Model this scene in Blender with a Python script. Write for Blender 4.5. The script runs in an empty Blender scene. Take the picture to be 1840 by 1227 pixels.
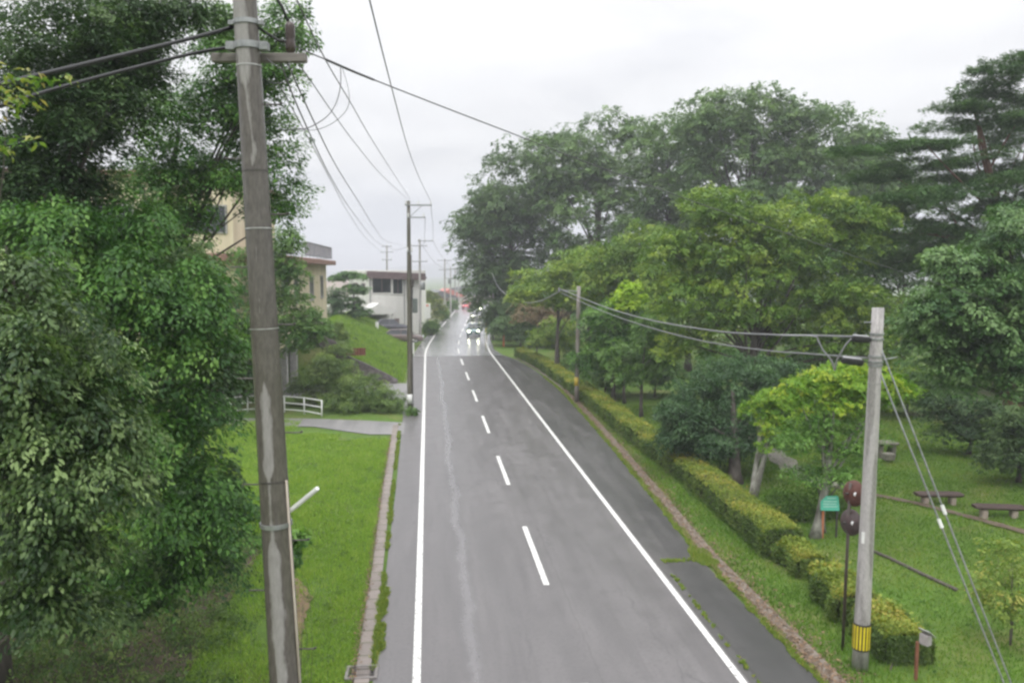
import bpy, math, random
import numpy as np
from mathutils import Vector, Matrix

S = bpy.context.scene
R = math.radians
# ------------------------------------------------------------------ camera
CAM_H = 8.3; F = 1431.0; YAW = 6.03; PITCH = 5.05
cd = bpy.data.cameras.new('camera'); cam = bpy.data.objects.new('camera', cd); S.collection.objects.link(cam)
cd.sensor_width = 36; cd.lens = F / 1840 * 36; cd.clip_start = 0.1; cd.clip_end = 8000
cam.location = (0, 0, CAM_H); cam.rotation_euler = (R(90 - PITCH), 0, R(-YAW)); S.camera = cam
S.render.resolution_x = 1024; S.render.resolution_y = 682
S.view_settings.view_transform = 'Standard'; S.view_settings.look = 'None'
S.view_settings.gamma = 1; S.view_settings.exposure = 0.32
S.cycles.pixel_filter_type = 'BLACKMAN_HARRIS'; S.cycles.filter_width = 2.6
S.cycles.max_bounces = 6; S.cycles.diffuse_bounces = 3; S.cycles.glossy_bounces = 2
S.cycles.transmission_bounces = 3; S.cycles.transparent_max_bounces = 4; S.cycles.volume_bounces = 0
S.cycles.use_denoising = True
# ------------------------------------------------------------------ sky
SUN_EL, SUN_AZ = 52, 200
W = bpy.data.worlds.new('World'); S.world = W; W.use_nodes = True
nt = W.node_tree; nt.nodes.clear(); N = nt.nodes.new; LK = nt.links.new
out = N('ShaderNodeOutputWorld'); bg = N('ShaderNodeBackground'); LK(bg.outputs[0], out.inputs[0]); bg.inputs[1].default_value = 0.1
sky = N('ShaderNodeTexSky'); sky.sky_type = 'NISHITA'; sky.sun_disc = False
sky.sun_elevation = R(SUN_EL); sky.sun_rotation = R(SUN_AZ)
tc = N('ShaderNodeTexCoord'); sep = N('ShaderNodeSeparateXYZ'); LK(tc.outputs['Generated'], sep.inputs[0])
def wm(op, a, b=None, clamp=False):
    n = N('ShaderNodeMath'); n.operation = op; n.use_clamp = clamp
    for i, v in enumerate((a, b)):
        if v is None: continue
        if isinstance(v, (int, float)): n.inputs[i].default_value = v
        else: LK(v, n.inputs[i])
    return n.outputs[0]
zz = wm('MAXIMUM', sep.outputs[2], 0.0)
den = wm('ADD', zz, 0.16)
cx = wm('DIVIDE', sep.outputs[0], den); cy = wm('DIVIDE', sep.outputs[1], den)
cmb = N('ShaderNodeCombineXYZ'); LK(cx, cmb.inputs[0]); LK(cy, cmb.inputs[1])
ns = N('ShaderNodeTexNoise'); LK(cmb.outputs[0], ns.inputs['Vector']); ns.inputs['Scale'].default_value = 1.25
ns.inputs['Detail'].default_value = 5; ns.inputs['Roughness'].default_value = 0.52; ns.inputs['Distortion'].default_value = 0.35
rp = N('ShaderNodeValToRGB'); LK(ns.outputs[0], rp.inputs[0])
rp.color_ramp.elements[0].position = 0.36; rp.color_ramp.elements[0].color = (.78, .785, .81, 1)
rp.color_ramp.elements[1].position = 0.60; rp.color_ramp.elements[1].color = (.93, .93, .94, 1)
e = rp.color_ramp.elements.new(0.47); e.color = (.86, .86, .875, 1)
# overcast sky: brighter towards the zenith, slightly bluer at the horizon
elf = wm('POWER', zz, 2.1); elf = wm('MULTIPLY', elf, 26.0); elf = wm('ADD', elf, 8.2)
cl = N('ShaderNodeVectorMath'); cl.operation = 'SCALE'; LK(rp.outputs[0], cl.inputs[0]); LK(elf, cl.inputs['Scale'])
hz = N('ShaderNodeMapRange'); LK(zz, hz.inputs[0]); hz.inputs[1].default_value = 0; hz.inputs[2].default_value = .13
hz.inputs[3].default_value = 0.6; hz.inputs[4].default_value = 0
hm = N('ShaderNodeMix'); hm.data_type = 'RGBA'; hm.blend_type = 'MULTIPLY'; LK(hz.outputs[0], hm.inputs[0]); LK(cl.outputs[0], hm.inputs[6]); hm.inputs[7].default_value = (.80, .87, 1.02, 1)
mx = N('ShaderNodeMix'); mx.data_type = 'RGBA'; mx.inputs[0].default_value = 0.94
LK(sky.outputs[0], mx.inputs[6]); LK(hm.outputs[2], mx.inputs[7]); LK(mx.outputs[2], bg.inputs[0])
sd = bpy.data.lights.new('sun', 'SUN'); sd.energy = 0.9; sd.angle = R(25); sd.color = (1, .97, .93)
sun = bpy.data.objects.new('sun', sd); S.collection.objects.link(sun)
sun.rotation_euler = (R(90 - SUN_EL), 0, R(180 - SUN_AZ))

# ------------------------------------------------------------------ placing helpers
_cy, _sy, _cp, _sp = math.cos(R(YAW)), math.sin(R(YAW)), math.cos(R(PITCH)), math.sin(R(PITCH))
FWD = Vector((_sy, _cy, 0)); RGT = Vector((_cy, -_sy, 0))
def ray(px, py):
    x = (px - 920) / F; y = -(py - 613.5) / F
    f = _cp + y * _sp; u = -_sp + y * _cp
    return x, f, u
def V(px, py, d):                     # point at horizontal distance d along the view heading
    x, f, u = ray(px, py); k = d / f
    p = RGT * (x * k) + FWD * d; p.z = CAM_H + u * k
    return p
def G(px, py, z=0.0):                 # point on the ground plane
    x, f, u = ray(px, py); k = (z - CAM_H) / u
    p = RGT * (x * k) + FWD * (f * k); p.z = z
    return p
# ------------------------------------------------------------------ object helpers
def tag(o, label=None, cat=None, group=None, kind=None):
    if label: o['label'] = label
    if cat: o['category'] = cat
    if group: o['group'] = group
    if kind: o['kind'] = kind
    return o
def empty(name, loc, label, cat, group=None, rz=0):
    o = bpy.data.objects.new(name, None); S.collection.objects.link(o); o.location = loc; o.rotation_euler.z = rz
    o.empty_display_size = .2
    return tag(o, label, cat, group)
def mesh_obj(name, verts, faces, mat, parent=None, smooth=False, mats=None, mi=None):
    me = bpy.data.meshes.new(name); me.from_pydata([tuple(v) for v in verts], [], faces)
    for m in (mats or [mat]): me.materials.append(m)
    if mi is not None: me.polygons.foreach_set('material_index', mi)
    if smooth: me.polygons.foreach_set('use_smooth', [True] * len(me.polygons))
    me.update()
    o = bpy.data.objects.new(name, me); S.collection.objects.link(o)
    if parent is not None:
        o.parent = parent
        q = parent; 
    return o
class MB:
    def __init__(s): s.v = []; s.f = []
    def add(s, vs, fs):
        b = len(s.v); s.v += [Vector(v) for v in vs]; s.f += [tuple(b + i for i in f) for f in fs]
    def box(s, c, size, M=None, bev=0.0):
        hx, hy, hz = size[0] / 2, size[1] / 2, size[2] / 2
        M = M or Matrix.Identity(3); c = Vector(c)
        if bev <= 0:
            vs = [c + M @ Vector((x * hx, y * hy, z * hz)) for z in (-1, 1) for y in (-1, 1) for x in (-1, 1)]
            s.add(vs, [(0, 2, 3, 1), (4, 5, 7, 6), (0, 1, 5, 4), (2, 6, 7, 3), (0, 4, 6, 2), (1, 3, 7, 5)])
        else:
            b = bev; oct_ = [(hx - b, -hy), (hx, -hy + b), (hx, hy - b), (hx - b, hy), (-hx + b, hy), (-hx, hy - b), (-hx, -hy + b), (-hx + b, -hy)]
            inn = [(x * (1 - b / hx * .9), y * (1 - b / hy * .9)) for x, y in oct_]
            rings = [(inn, -hz), (oct_, -hz + b), (oct_, hz - b), (inn, hz)]
            vs = [c + M @ Vector((x, y, z)) for r, z in rings for x, y in r]
            fs = [tuple(range(7, -1, -1)), tuple(24 + i for i in range(8))]
            for k in range(3):
                for i in range(8):
                    j = (i + 1) % 8; fs.append((k * 8 + i, k * 8 + j, k * 8 + 8 + j, k * 8 + 8 + i))
            s.add(vs, fs)
    def tube(s, pts, rad, n=8, cap=True):
        pts = [Vector(p) for p in pts]
        if isinstance(rad, (int, float)): rad = [rad] * len(pts)
        prev = None; b = len(s.v)
        for i, p in enumerate(pts):
            t = (pts[min(i + 1, len(pts) - 1)] - pts[max(i - 1, 0)])
            if t.length < 1e-9: t = Vector((0, 0, 1))
            t.normalize()
            if prev is None:
                a = t.cross(Vector((0, 0, 1)) if abs(t.z) < .9 else Vector((1, 0, 0))).normalized()
            else:
                a = (prev - t * prev.dot(t)).normalized()
            prev = a; c = t.cross(a)
            for k in range(n):
                an = 2 * math.pi * k / n; s.v.append(p + (a * math.cos(an) + c * math.sin(an)) * rad[i])
        for i in range(len(pts) - 1):
            for k in range(n):
                k2 = (k + 1) % n; s.f.append((b + i * n + k, b + i * n + k2, b + (i + 1) * n + k2, b + (i + 1) * n + k))
        if cap:
            s.f.append(tuple(b + k for k in range(n - 1, -1, -1))); s.f.append(tuple(b + (len(pts) - 1) * n + k for k in range(n)))
    def lathe(s, c, prof, axis=(0, 0, 1), n=16):
        ax = Vector(axis).normalized(); a = ax.cross(Vector((0, 0, 1)) if abs(ax.z) < .9 else Vector((1, 0, 0))).normalized(); q = ax.cross(a); c = Vector(c)
        b = len(s.v)
        for r, h in prof:
            for k in range(n):
                an = 2 * math.pi * k / n; s.v.append(c + ax * h + (a * math.cos(an) + q * math.sin(an)) * max(r, 1e-4))
        for i in range(len(prof) - 1):
            for k in range(n):
                k2 = (k + 1) % n; s.f.append((b + i * n + k, b + i * n + k2, b + (i + 1) * n + k2, b + (i + 1) * n + k))
    def ob(s, name, mat, parent=None, smooth=False, sharp=None):
        vs = s.v
        if parent is not None:      # parents are only moved / turned about z
            Mi = (Matrix.Translation(parent_loc(parent)) @ Matrix.Rotation(parent_rz(parent), 4, 'Z')).inverted()
            vs = [Mi @ v for v in vs] if not getattr(s, 'local', False) else vs
        o = mesh_obj(name, vs, s.f, mat, parent, smooth)
        if smooth and sharp:
            try:
                o.data.set_sharp_from_angle(angle=R(sharp))
            except Exception: pass
        return o
def parent_loc(p):
    v = Vector((0, 0, 0))
    while p is not None: v = v + p.location; p = p.parent
    return v
def parent_rz(p):
    a = 0
    while p is not None: a += p.rotation_euler.z; p = p.parent
    return a

# ------------------------------------------------------------------ materials
def mat(name, col=(.5, .5, .5), rough=.6, metal=0, spec=.5):
    m = bpy.data.materials.new(name); m.use_nodes = True
    b = m.node_tree.nodes['Principled BSDF']
    b.inputs['Base Color'].default_value = (*col, 1); b.inputs['Roughness'].default_value = rough
    b.inputs['Metallic'].default_value = metal; b.inputs['Specular IOR Level'].default_value = spec
    return m
class NT:
    def __init__(s, m): s.t = m.node_tree; s.b = s.t.nodes['Principled BSDF']
    def n(s, ty, **kw):
        o = s.t.nodes.new(ty)
        for k, v in kw.items(): setattr(o, k, v)
        return o
    def l(s, a, b): s.t.links.new(a, b)
    def coord(s, kind='Object', scale=(1, 1, 1), loc=(0, 0, 0)):
        if kind == 'World': g = s.n('ShaderNodeNewGeometry').outputs['Position']
        else: g = s.n('ShaderNodeTexCoord').outputs[kind]
        mp = s.n('ShaderNodeMapping'); s.l(g, mp.inputs[0]); mp.inputs['Scale'].default_value = scale; mp.inputs['Location'].default_value = loc
        return mp.outputs[0]
    def noise(s, vec, scale, detail=4, rough=.55, dist=0):
        o = s.n('ShaderNodeTexNoise'); s.l(vec, o.inputs['Vector']); o.inputs['Scale'].default_value = scale
        o.inputs['Detail'].default_value = detail; o.inputs['Roughness'].default_value = rough; o.inputs['Distortion'].default_value = dist
        return o.outputs[0]
    def ramp(s, fac, stops):
        o = s.n('ShaderNodeValToRGB'); s.l(fac, o.inputs[0]); r = o.color_ramp
        def c4(c): return (c, c, c, 1) if isinstance(c, (int, float)) else (*c, 1)
        r.elements[0].position = stops[0][0]; r.elements[0].color = c4(stops[0][1])
        r.elements[1].position = stops[-1][0]; r.elements[1].color = c4(stops[-1][1])
        for p, c in stops[1:-1]:
            e = r.elements.new(p); e.color = c4(c)
        return o.outputs[0]
    def mix(s, fac, a, b, mode='MIX'):
        o = s.n('ShaderNodeMix'); o.data_type = 'RGBA'; o.blend_type = mode
        for i, v in ((0, fac), (6, a), (7, b)):
            if isinstance(v, (int, float)): o.inputs[i].default_value = v
            elif isinstance(v, tuple): o.inputs[i].default_value = (*v, 1)
            else: s.l(v, o.inputs[i])
        return o.outputs[2]
    def math(s, op, a, b=0.0, clamp=False):
        o = s.n('ShaderNodeMath'); o.operation = op; o.use_clamp = clamp
        for i, v in enumerate((a, b)):
            if isinstance(v, (int, float)): o.inputs[i].default_value = v
            else: s.l(v, o.inputs[i])
        return o.outputs[0]
    def bump(s, h, strength=.3, dist=.02):
        o = s.n('ShaderNodeBump'); s.l(h, o.inputs['Height']); o.inputs['Strength'].default_value = strength; o.inputs['Distance'].default_value = dist
        s.l(o.outputs[0], s.b.inputs['Normal'])
    def base(s, c): s.l(c, s.b.inputs['Base Color'])
    def rough(s, c): s.l(c, s.b.inputs['Roughness'])

def vary(name, c1, c2, scale=3, rough=.6, detail=5, metal=0, bump=0, stretch=(1, 1, 1), spec=.5):
    m = mat(name, c1, rough, metal, spec); t = NT(m); v = t.coord('World', stretch)
    n = t.noise(v, scale, detail); t.base(t.ramp(n, [(.3, c1), (.7, c2)]))
    if bump: t.bump(n, bump, .02)
    return m
def leafmat(name, stops, rough=.5, trans=.3, spec=.3):
    m = mat(name, stops[0][1], rough, 0, spec); t = NT(m)
    a = t.n('ShaderNodeAttribute', attribute_name='tint'); c = t.ramp(a.outputs['Fac'], stops)
    t.base(c)
    tr = t.n('ShaderNodeBsdfTranslucent'); 
    c2 = t.mix(1.0, c, (1.25, 1.35, .75), 'MULTIPLY'); t.l(c2, tr.inputs[0])
    ms = t.n('ShaderNodeMixShader'); ms.inputs[0].default_value = trans
    t.l(t.b.outputs[0], ms.inputs[1]); t.l(tr.outputs[0], ms.inputs[2])
    t.l(ms.outputs[0], t.t.nodes['Material Output'].inputs[0])
    return m
LM = {}
def lm(key, a, b, c, **kw):
    LM[key] = leafmat('leaf_' + key, [(0, a), (.5, b), (1, c)], **kw)
lm('evergreen', (.016, .046, .012), (.042, .092, .026), (.11, .18, .055))
lm('zelkova', (.048, .10, .034), (.10, .185, .056), (.175, .275, .085), trans=.3)
lm('zelkova_dark', (.04, .084, .03), (.08, .148, .05), (.145, .23, .078), trans=.28)
lm('yellowgreen', (.065, .14, .022), (.14, .245, .033), (.28, .37, .05))
lm('yellow', (.12, .26, .02), (.23, .38, .03), (.40, .47, .04))
lm('lime', (.20, .36, .02), (.33, .50, .03), (.42, .56, .05))
lm('green', (.035, .095, .02), (.08, .175, .034), (.17, .29, .065))
lm('greenglossy', (.035, .095, .026), (.09, .185, .05), (.22, .34, .13), rough=.38)
lm('brightgreen', (.022, .075, .012), (.07, .18, .026), (.19, .34, .07), rough=.4)
lm('silvergreen', (.022, .06, .012), (.078, .142, .034), (.26, .36, .14), rough=.36, spec=.35)
lm('sprig', (.08, .17, .03), (.18, .28, .05), (.42, .33, .12))
lm('camellia', (.022, .065, .022), (.048, .11, .038), (.11, .20, .08), rough=.36)
lm('pine', (.03, .085, .022), (.07, .155, .04), (.14, .26, .07), trans=.1)
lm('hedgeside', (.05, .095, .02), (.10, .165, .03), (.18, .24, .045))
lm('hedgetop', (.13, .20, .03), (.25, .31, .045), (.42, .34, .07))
lm('olive', (.08, .13, .035), (.15, .20, .055), (.27, .31, .09))
lm('shrub', (.06, .12, .025), (.13, .21, .05), (.24, .33, .08))
lm('pinkbrown', (.12, .11, .06), (.21, .16, .09), (.28, .2, .13))
lm('grass', (.13, .23, .03), (.23, .37, .055), (.37, .46, .10), trans=.35, rough=.5)
lm('lawn', (.075, .155, .018), (.14, .26, .03), (.28, .32, .07), trans=.3, rough=.5)
lm('weed', (.12, .20, .03), (.22, .30, .05), (.38, .33, .08), trans=.3)
lm('litter', (.11, .075, .045), (.19, .13, .085), (.30, .19, .11), trans=.1)

bark = vary('bark', (.055, .045, .038), (.12, .105, .09), 9, .85, bump=.6, stretch=(1, 1, .3))
bark_lichen = vary('bark_lichen', (.07, .062, .05), (.36, .36, .31), 5, .85, bump=.6, stretch=(1, 1, .5))
bark_red = vary('bark_red', (.10, .045, .03), (.2, .10, .07), 6, .85, bump=.6, stretch=(1, 1, .4))
galv = vary('galvanised', (.20, .21, .21), (.36, .37, .37), 12, .42, metal=.5)
dark_steel = vary('dark_steel', (.05, .045, .04), (.10, .09, .085), 10, .5, metal=.3)
rubber = mat('black_rubber', (.012, .012, .013), .35)
cablem = mat('cable_sheath', (.055, .055, .06), .35)
cable_grey = mat('cable_grey', (.20, .20, .21), .35)
white_paint = vary('white_paint', (.62, .62, .60), (.78, .78, .76), 6, .5)
porcelain = mat('brown_porcelain', (.05, .035, .03), .2)
conc = vary('concrete', (.27, .265, .25), (.40, .39, .37), 5, .75, bump=.2)
conc_pink = vary('weathered_stone', (.30, .24, .20), (.46, .39, .33), 8, .8, bump=.3)
glass_dark = mat('window_glass', (.03, .035, .04), .08)
glass_dark.node_tree.nodes['Principled BSDF'].inputs['Specular IOR Level'].default_value = .8

def polemat(name, dark, light, wet=.5, seed=0.0, scale=1.0, bias=.5):
    m = mat(name, dark, .5); t = NT(m)
    v = t.coord('World', (3.2 * scale, 3.2 * scale, .38 * scale), (seed, seed * .7, seed * 1.3))
    a = t.noise(v, 1.6, 5, .5, .4); v2 = t.coord('World', (30, 30, 9), (seed, 0, 0)); f = t.noise(v2, 1.5, 4)
    big = t.ramp(a, [(bias - .03, dark), (bias + .035, light)])
    t.base(t.mix(.35, big, t.ramp(f, [(.3, tuple(c * .6 for c in dark)), (.7, tuple(min(1, c * 1.25) for c in light))]), 'MIX'))
    t.rough(t.ramp(a, [(bias - .03, .28), (bias + .04, .65)])); t.bump(f, .25, .004)
    return m
pole_near = polemat('wet_concrete_pole', (.085, .074, .066), (.33, .315, .30), seed=3.1, bias=.53)
t = NT(pole_near); b_ = t.b.inputs['Base Color']; old = b_.links[0].from_socket; oldr = t.b.inputs['Roughness'].links[0].from_socket
_b0 = gnd_ = RGT.dot(Vector((0, 0, 0)));
pv_ = t.n('ShaderNodeSeparateXYZ'); t.l(t.coord('World'), pv_.inputs[0]); zc = pv_.outputs[2]
uu = t.math('ADD', t.math('MULTIPLY', pv_.outputs[0], RGT.x), t.math('MULTIPLY', pv_.outputs[1], RGT.y))
_pb = V(512, 487, 9.0).dot(RGT); _pt = V(431, -150, 9.02); _sl = (_pt.dot(RGT) - _pb) / _pt.z
uu = t.math('DIVIDE', t.math('SUBTRACT', uu, t.math('ADD', t.math('MULTIPLY', zc, _sl), _pb)), .165)
wz = t.ramp(t.math('DIVIDE', zc, 12.0), [(0, .42), (.425, .42), (.437, .0), (.495, .0), (.505, .36), (.575, .30), (.59, -.5), (.785, -.4), (.79, .30), (.86, .25), (.885, .42), (.90, .5), (1, .5)])
ce = t.ramp(t.math('DIVIDE', zc, 12.0), [(0, .55), (.5, .50), (.57, .52), (.78, .5), (.80, .62), (.9, .40), (1, .3)])
d_ = t.math('ABSOLUTE', t.math('SUBTRACT', uu, t.math('MULTIPLY', t.math('SUBTRACT', ce, .5), 2.0)))
nn_ = t.noise(t.coord('World', (5, 5, 1.3)), 1.2, 6, .6); m_ = t.math('SUBTRACT', t.math('ADD', wz, t.math('MULTIPLY', t.math('SUBTRACT', nn_, .5), 1.1)), d_)
mk = t.ramp(m_, [(-.02, 0.0), (.14, 1.0)]); fz = t.noise(t.coord('World', (18, 18, 5)), 1.5, 5, .65)
dk = t.ramp(fz, [(.3, (.072, .064, .056)), (.7, (.135, .122, .108))]); lt = t.ramp(fz, [(.3, (.21, .20, .19)), (.7, (.31, .295, .285))])
t.base(t.mix(mk, dk, lt)); t.rough(t.mix(mk, (.24,) * 3, (.6,) * 3))
pole_grey = polemat('pale_concrete_pole', (.22, .21, .20), (.42, .40, .39), seed=7.7, bias=.45)
pole_brown = polemat('brown_concrete_pole', (.085, .08, .06), (.14, .13, .10), seed=1.7)

# ------------------------------------------------------------------ ground shape
def sstep(x, a, b):
    t = np.clip((x - a) / (b - a), 0, 1); return t * t * (3 - 2 * t)
def offs(Y):
    Y = np.asarray(Y, float); t = np.maximum(Y - 78, 0)
    return .078 * (t - 12 * (1 - np.exp(-t / 12)))
def zdrop(Y):
    t = np.clip(np.asarray(Y, float) - 186, 0, 260)
    return -.036 * t * np.minimum(1, t / 40)
def zground(X, Y):
    X = np.asarray(X, float); Y = np.asarray(Y, float); z = zdrop(Y)
    xr = X - offs(Y)
    bank = np.clip(.46 * (-2.1 - xr), 0, 3.3) * np.where((Y > 59.45), 1, 0) * (1 - sstep(Y, 98, 112))
    off_road = np.maximum(sstep(-xr, 1.9, 3.4), sstep(xr, 9.0, 11.0))
    bumps = .05 * np.sin(X * .9 + 1.3 * np.sin(Y * .37)) + .04 * np.sin(Y * .8 + X * .31) + .07 * np.sin(X * .21 - Y * .17)
    far_left = .8 * sstep(-xr, 9, 20) * (1 - sstep(Y, 50, 60))
    mound = .35 * np.exp(-((X - 13.6) ** 2 + (Y - 27) ** 2) / 3.2)
    flatl = np.where(X < 5, 1 - sstep(Y, 36, 39) * (1 - sstep(Y, 60, 63)), 1)
    return z + bank + off_road * bumps * .9 * flatl + far_left * (Y < 38) - .03
def gz(X, Y): return float(zground(X, Y))

def grid_obj(name, xs, ys, zf, mt, kind='structure'):
    XX, YY = np.meshgrid(xs, ys); ZZ = zf(XX, YY)
    vs = np.stack([XX.ravel(), YY.ravel(), ZZ.ravel()], 1); nx, ny = len(xs), len(ys)
    i = np.arange((ny - 1) * (nx - 1)); r = i // (nx - 1); c = i % (nx - 1); a = r * nx + c
    fs = np.stack([a, a + 1, a + nx + 1, a + nx], 1)
    me = bpy.data.meshes.new(name); me.vertices.add(len(vs)); me.vertices.foreach_set('co', vs.ravel())
    me.loops.add(len(fs) * 4); me.loops.foreach_set('vertex_index', fs.ravel()); me.polygons.add(len(fs))
    me.polygons.foreach_set('loop_start', np.arange(len(fs)) * 4); me.polygons.foreach_set('loop_total', np.full(len(fs), 4))
    me.polygons.foreach_set('use_smooth', np.ones(len(fs), bool)); me.update(calc_edges=True); me.materials.append(mt)
    o = bpy.data.objects.new(name, me); S.collection.objects.link(o); tag(o, kind=kind); return o
gm = mat('ground_grass', (.1, .2, .03), .9, 0, .2); t = NT(gm); v = t.coord('World')
n1 = t.noise(v, .35, 5, .6); n2 = t.noise(v, 4.5, 6, .7); n3 = t.noise(v, .11, 3)
c = t.ramp(n1, [(.3, (.085, .17, .024)), (.52, (.105, .175, .028)), (.72, (.19, .18, .065))])
c = t.mix(t.ramp(n2, [(.35, 0.0), (.75, .75)]), c, (.05, .085, .02)); 
c = t.mix(t.ramp(n3, [(.55, 0.0), (.72, .55)]), c, (.20, .17, .08)); t.base(c); t.bump(n2, .6, .05)
xs = np.concatenate([[-3000, -1200, -500, -220, -120, -80], np.arange(-56, -20, 4), np.arange(-20, 30, .5), np.arange(30, 64, 4), [80, 120, 220, 500, 1200, 3000]])
ys = np.concatenate([[-300, -80, -20, 0], np.arange(6, 59.4, .5), [59.4, 59.5], np.arange(60, 120, .6), np.arange(120, 260, 5), [280, 320, 380, 460, 600, 1000, 2000, 3800]])
grid_obj('ground', xs, ys, zground, gm)
# distant hills
hm_ = vary('hill_forest', (.05, .08, .05), (.07, .10, .06), .01, .9)
hx = np.arange(-2900, 2901, 80.); hy = np.array([2300., 2500., 2750., 3000., 3300.])
grid_obj('hills', hx, hy, lambda X, Y: -12 + (38 + 14 * np.sin(X * .003) + 9 * np.sin(X * .0085 + 1)) * np.sin(np.clip((Y - 2300) / 1000, 0, 1) * math.pi), hm_)

shade_toned_soil = vary('soil_painted_shade', (.05, .038, .028), (.12, .09, .06), 3, .95, bump=.5)  # bare litter soil, its colour darkened for the shade under the trees
grid_obj('shade_toned_soil', np.arange(-17, -4.9, .5), np.arange(6, 25, .5), lambda X, Y: zground(X, Y) + .02, shade_toned_soil)
# ------------------------------------------------------------------ road
def strip(name, xl, xr, z, ys, mt, nx=2, follow=True, kind='structure', thick=0):
    vs = []; fs = []
    for j, y in enumerate(ys):
        o = float(offs(y)) if follow else 0; zb = float(zdrop(y)) + z
        a = xl(y) if callable(xl) else xl; b = xr(y) if callable(xr) else xr
        for i in range(nx): vs.append((a + (b - a) * i / (nx - 1) + o, y, zb))
    for j in range(len(ys) - 1):
        for i in range(nx - 1):
            q = j * nx + i; fs.append((q, q + 1, q + nx + 1, q + nx))
    if thick:
        b = len(vs)
        for j, y in enumerate(ys):
            p = vs[j * nx]; q = vs[j * nx + nx - 1]; vs += [(p[0], p[1], p[2] - thick), (q[0], q[1], q[2] - thick)]
        for j in range(len(ys) - 1):
            fs.append((j * nx, (j + 1) * nx, b + 2 * j + 2, b + 2 * j)); fs.append((j * nx + nx - 1, b + 2 * j + 1, b + 2 * j + 3, (j + 1) * nx + nx - 1))
        fs.append((0, b, b + 1, nx - 1))
    o = mesh_obj(name, vs, fs, mt); tag(o, kind=kind); return o
def asphalt(name, c1, c2, r1, r2, streak=True, cracks=True, bmp=.35):
    m = mat(name, c1, .4, 0, .75); t = NT(m); v = t.coord('World')
    vs = t.coord('World', (1.1, .13, 1)); big = t.noise(vs, 1.2, 5, .6, .3); med = t.noise(v, 1.1, 5, .65, .2); fine = t.noise(v, 55, 3, .7)
    c = t.ramp(big, [(.32, c1), (.68, c2)])
    c = t.mix(t.ramp(med, [(.45, 0.0), (.8, .4)]), c, tuple(x * .6 for x in c1))
    c = t.mix(.22, c, t.ramp(fine, [(.3, .02), (.7, .25)]), 'OVERLAY'); c = t.mix(t.ramp(t.noise(v, 11, 4, .75), [(.50, 0.0), (.68, .6)]), c, tuple(x * .55 for x in c1)); c = t.mix(t.ramp(t.noise(t.coord('World', (2.2, .10, 1)), 1.5, 5, .7), [(.5, 0.0), (.66, .4)]), c, tuple(x * .62 for x in c1))
    rg = t.ramp(big, [(.3, r1), (.7, r2)]); rg = t.mix(t.ramp(med, [(.4, 0.0), (.7, .5)]), rg, (r1 * .7,) * 3)
    if streak:   # water-worn wheel track in the left lane
        sp = t.n('ShaderNodeSeparateXYZ'); t.l(v, sp.inputs[0])
        wob = t.noise(t.coord('World', (0, .16, 0)), 1.0, 5, .65); w2 = t.noise(t.coord('World', (.6, .7, 0)), 1.6, 4, .7)
        x = t.math('ADD', sp.outputs[0], t.math('MULTIPLY', t.math('SUBTRACT', wob, .5), -.9)); x = t.math('SUBTRACT', x, .92)
        d = t.math('ABSOLUTE', x); d = t.math('SUBTRACT', d, t.math('MULTIPLY', t.math('SUBTRACT', w2, .42), .45))
        k = t.ramp(d, [(0.0, .75), (.2, 0.0)]); c = t.mix(t.math('MULTIPLY', k, .28), c, (.24, .235, .245)); rg = t.mix(t.math('MULTIPLY', k, .8), rg, (.16,) * 3)
        lx = t.math('ABSOLUTE', t.math('SUBTRACT', t.math('ADD', sp.outputs[0], t.math('MULTIPLY', t.math('SUBTRACT', w2, .5), .25)), 3.47))
        c = t.mix(t.math('MULTIPLY', t.ramp(lx, [(0.0, .8), (.022, 0.0)]), t.ramp(wob, [(.35, .2), (.6, 1.0)])), c, (.05, .047, .045))
        edge = t.ramp(t.math('ABSOLUTE', t.math('SUBTRACT', d, .14)), [(0.0, .18), (.1, 0.0)]); c = t.mix(edge, c, (.045, .045, .045))
    if cracks:
        vv = t.coord('World', (.28, .1, 1)); wp = t.n('ShaderNodeVectorMath', operation='ADD'); nn = t.n('ShaderNodeTexNoise'); t.l(v, nn.inputs['Vector']); nn.inputs['Scale'].default_value = 1.6; nn.inputs['Detail'].default_value = 5
        sc = t.n('ShaderNodeVectorMath', operation='SCALE'); t.l(nn.outputs['Color'], sc.inputs[0]); sc.inputs['Scale'].default_value = .14
        t.l(vv, wp.inputs[0]); t.l(sc.outputs[0], wp.inputs[1])
        vo = t.n('ShaderNodeTexVoronoi', feature='DISTANCE_TO_EDGE'); t.l(wp.outputs[0], vo.inputs['Vector']); vo.inputs['Scale'].default_value = 1.15
        k = t.ramp(vo.outputs['Distance'], [(0.0, 1.0), (.009, 0.0)]); k = t.math('MULTIPLY', k, t.ramp(big, [(.46, 0.0), (.66, .55)]))
        c = t.mix(k, c, (.03, .03, .032))
    t.base(c); t.rough(rg); t.bump(fine, bmp, .006)
    return m
A_old = asphalt('wet_asphalt', (.118, .110, .111), (.165, .154, .155), .32, .44)
A_new = asphalt('resurfaced_asphalt', (.27, .267, .27), (.32, .317, .32), .15, .24, streak=False, cracks=False, bmp=.06)
A_sh = asphalt('shoulder_asphalt', (.042, .041, .039), (.088, .083, .079), .40, .58, streak=False)
A_patch = asphalt('dark_asphalt', (.030, .029, .028), (.060, .057, .054), .40, .58, streak=False, cracks=False)
A_side = asphalt('side_asphalt', (.2, .195, .195), (.27, .26, .255), .4, .6, streak=False)
def leftedge(y): return float(np.interp(y, [0, 16, 30, 43, 47, 60, 78, 90, 400], [-1.12, -1.18, -1.28, -1.45, -1.5, -1.65, -1.5, -1.3, -1.2]))
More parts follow.
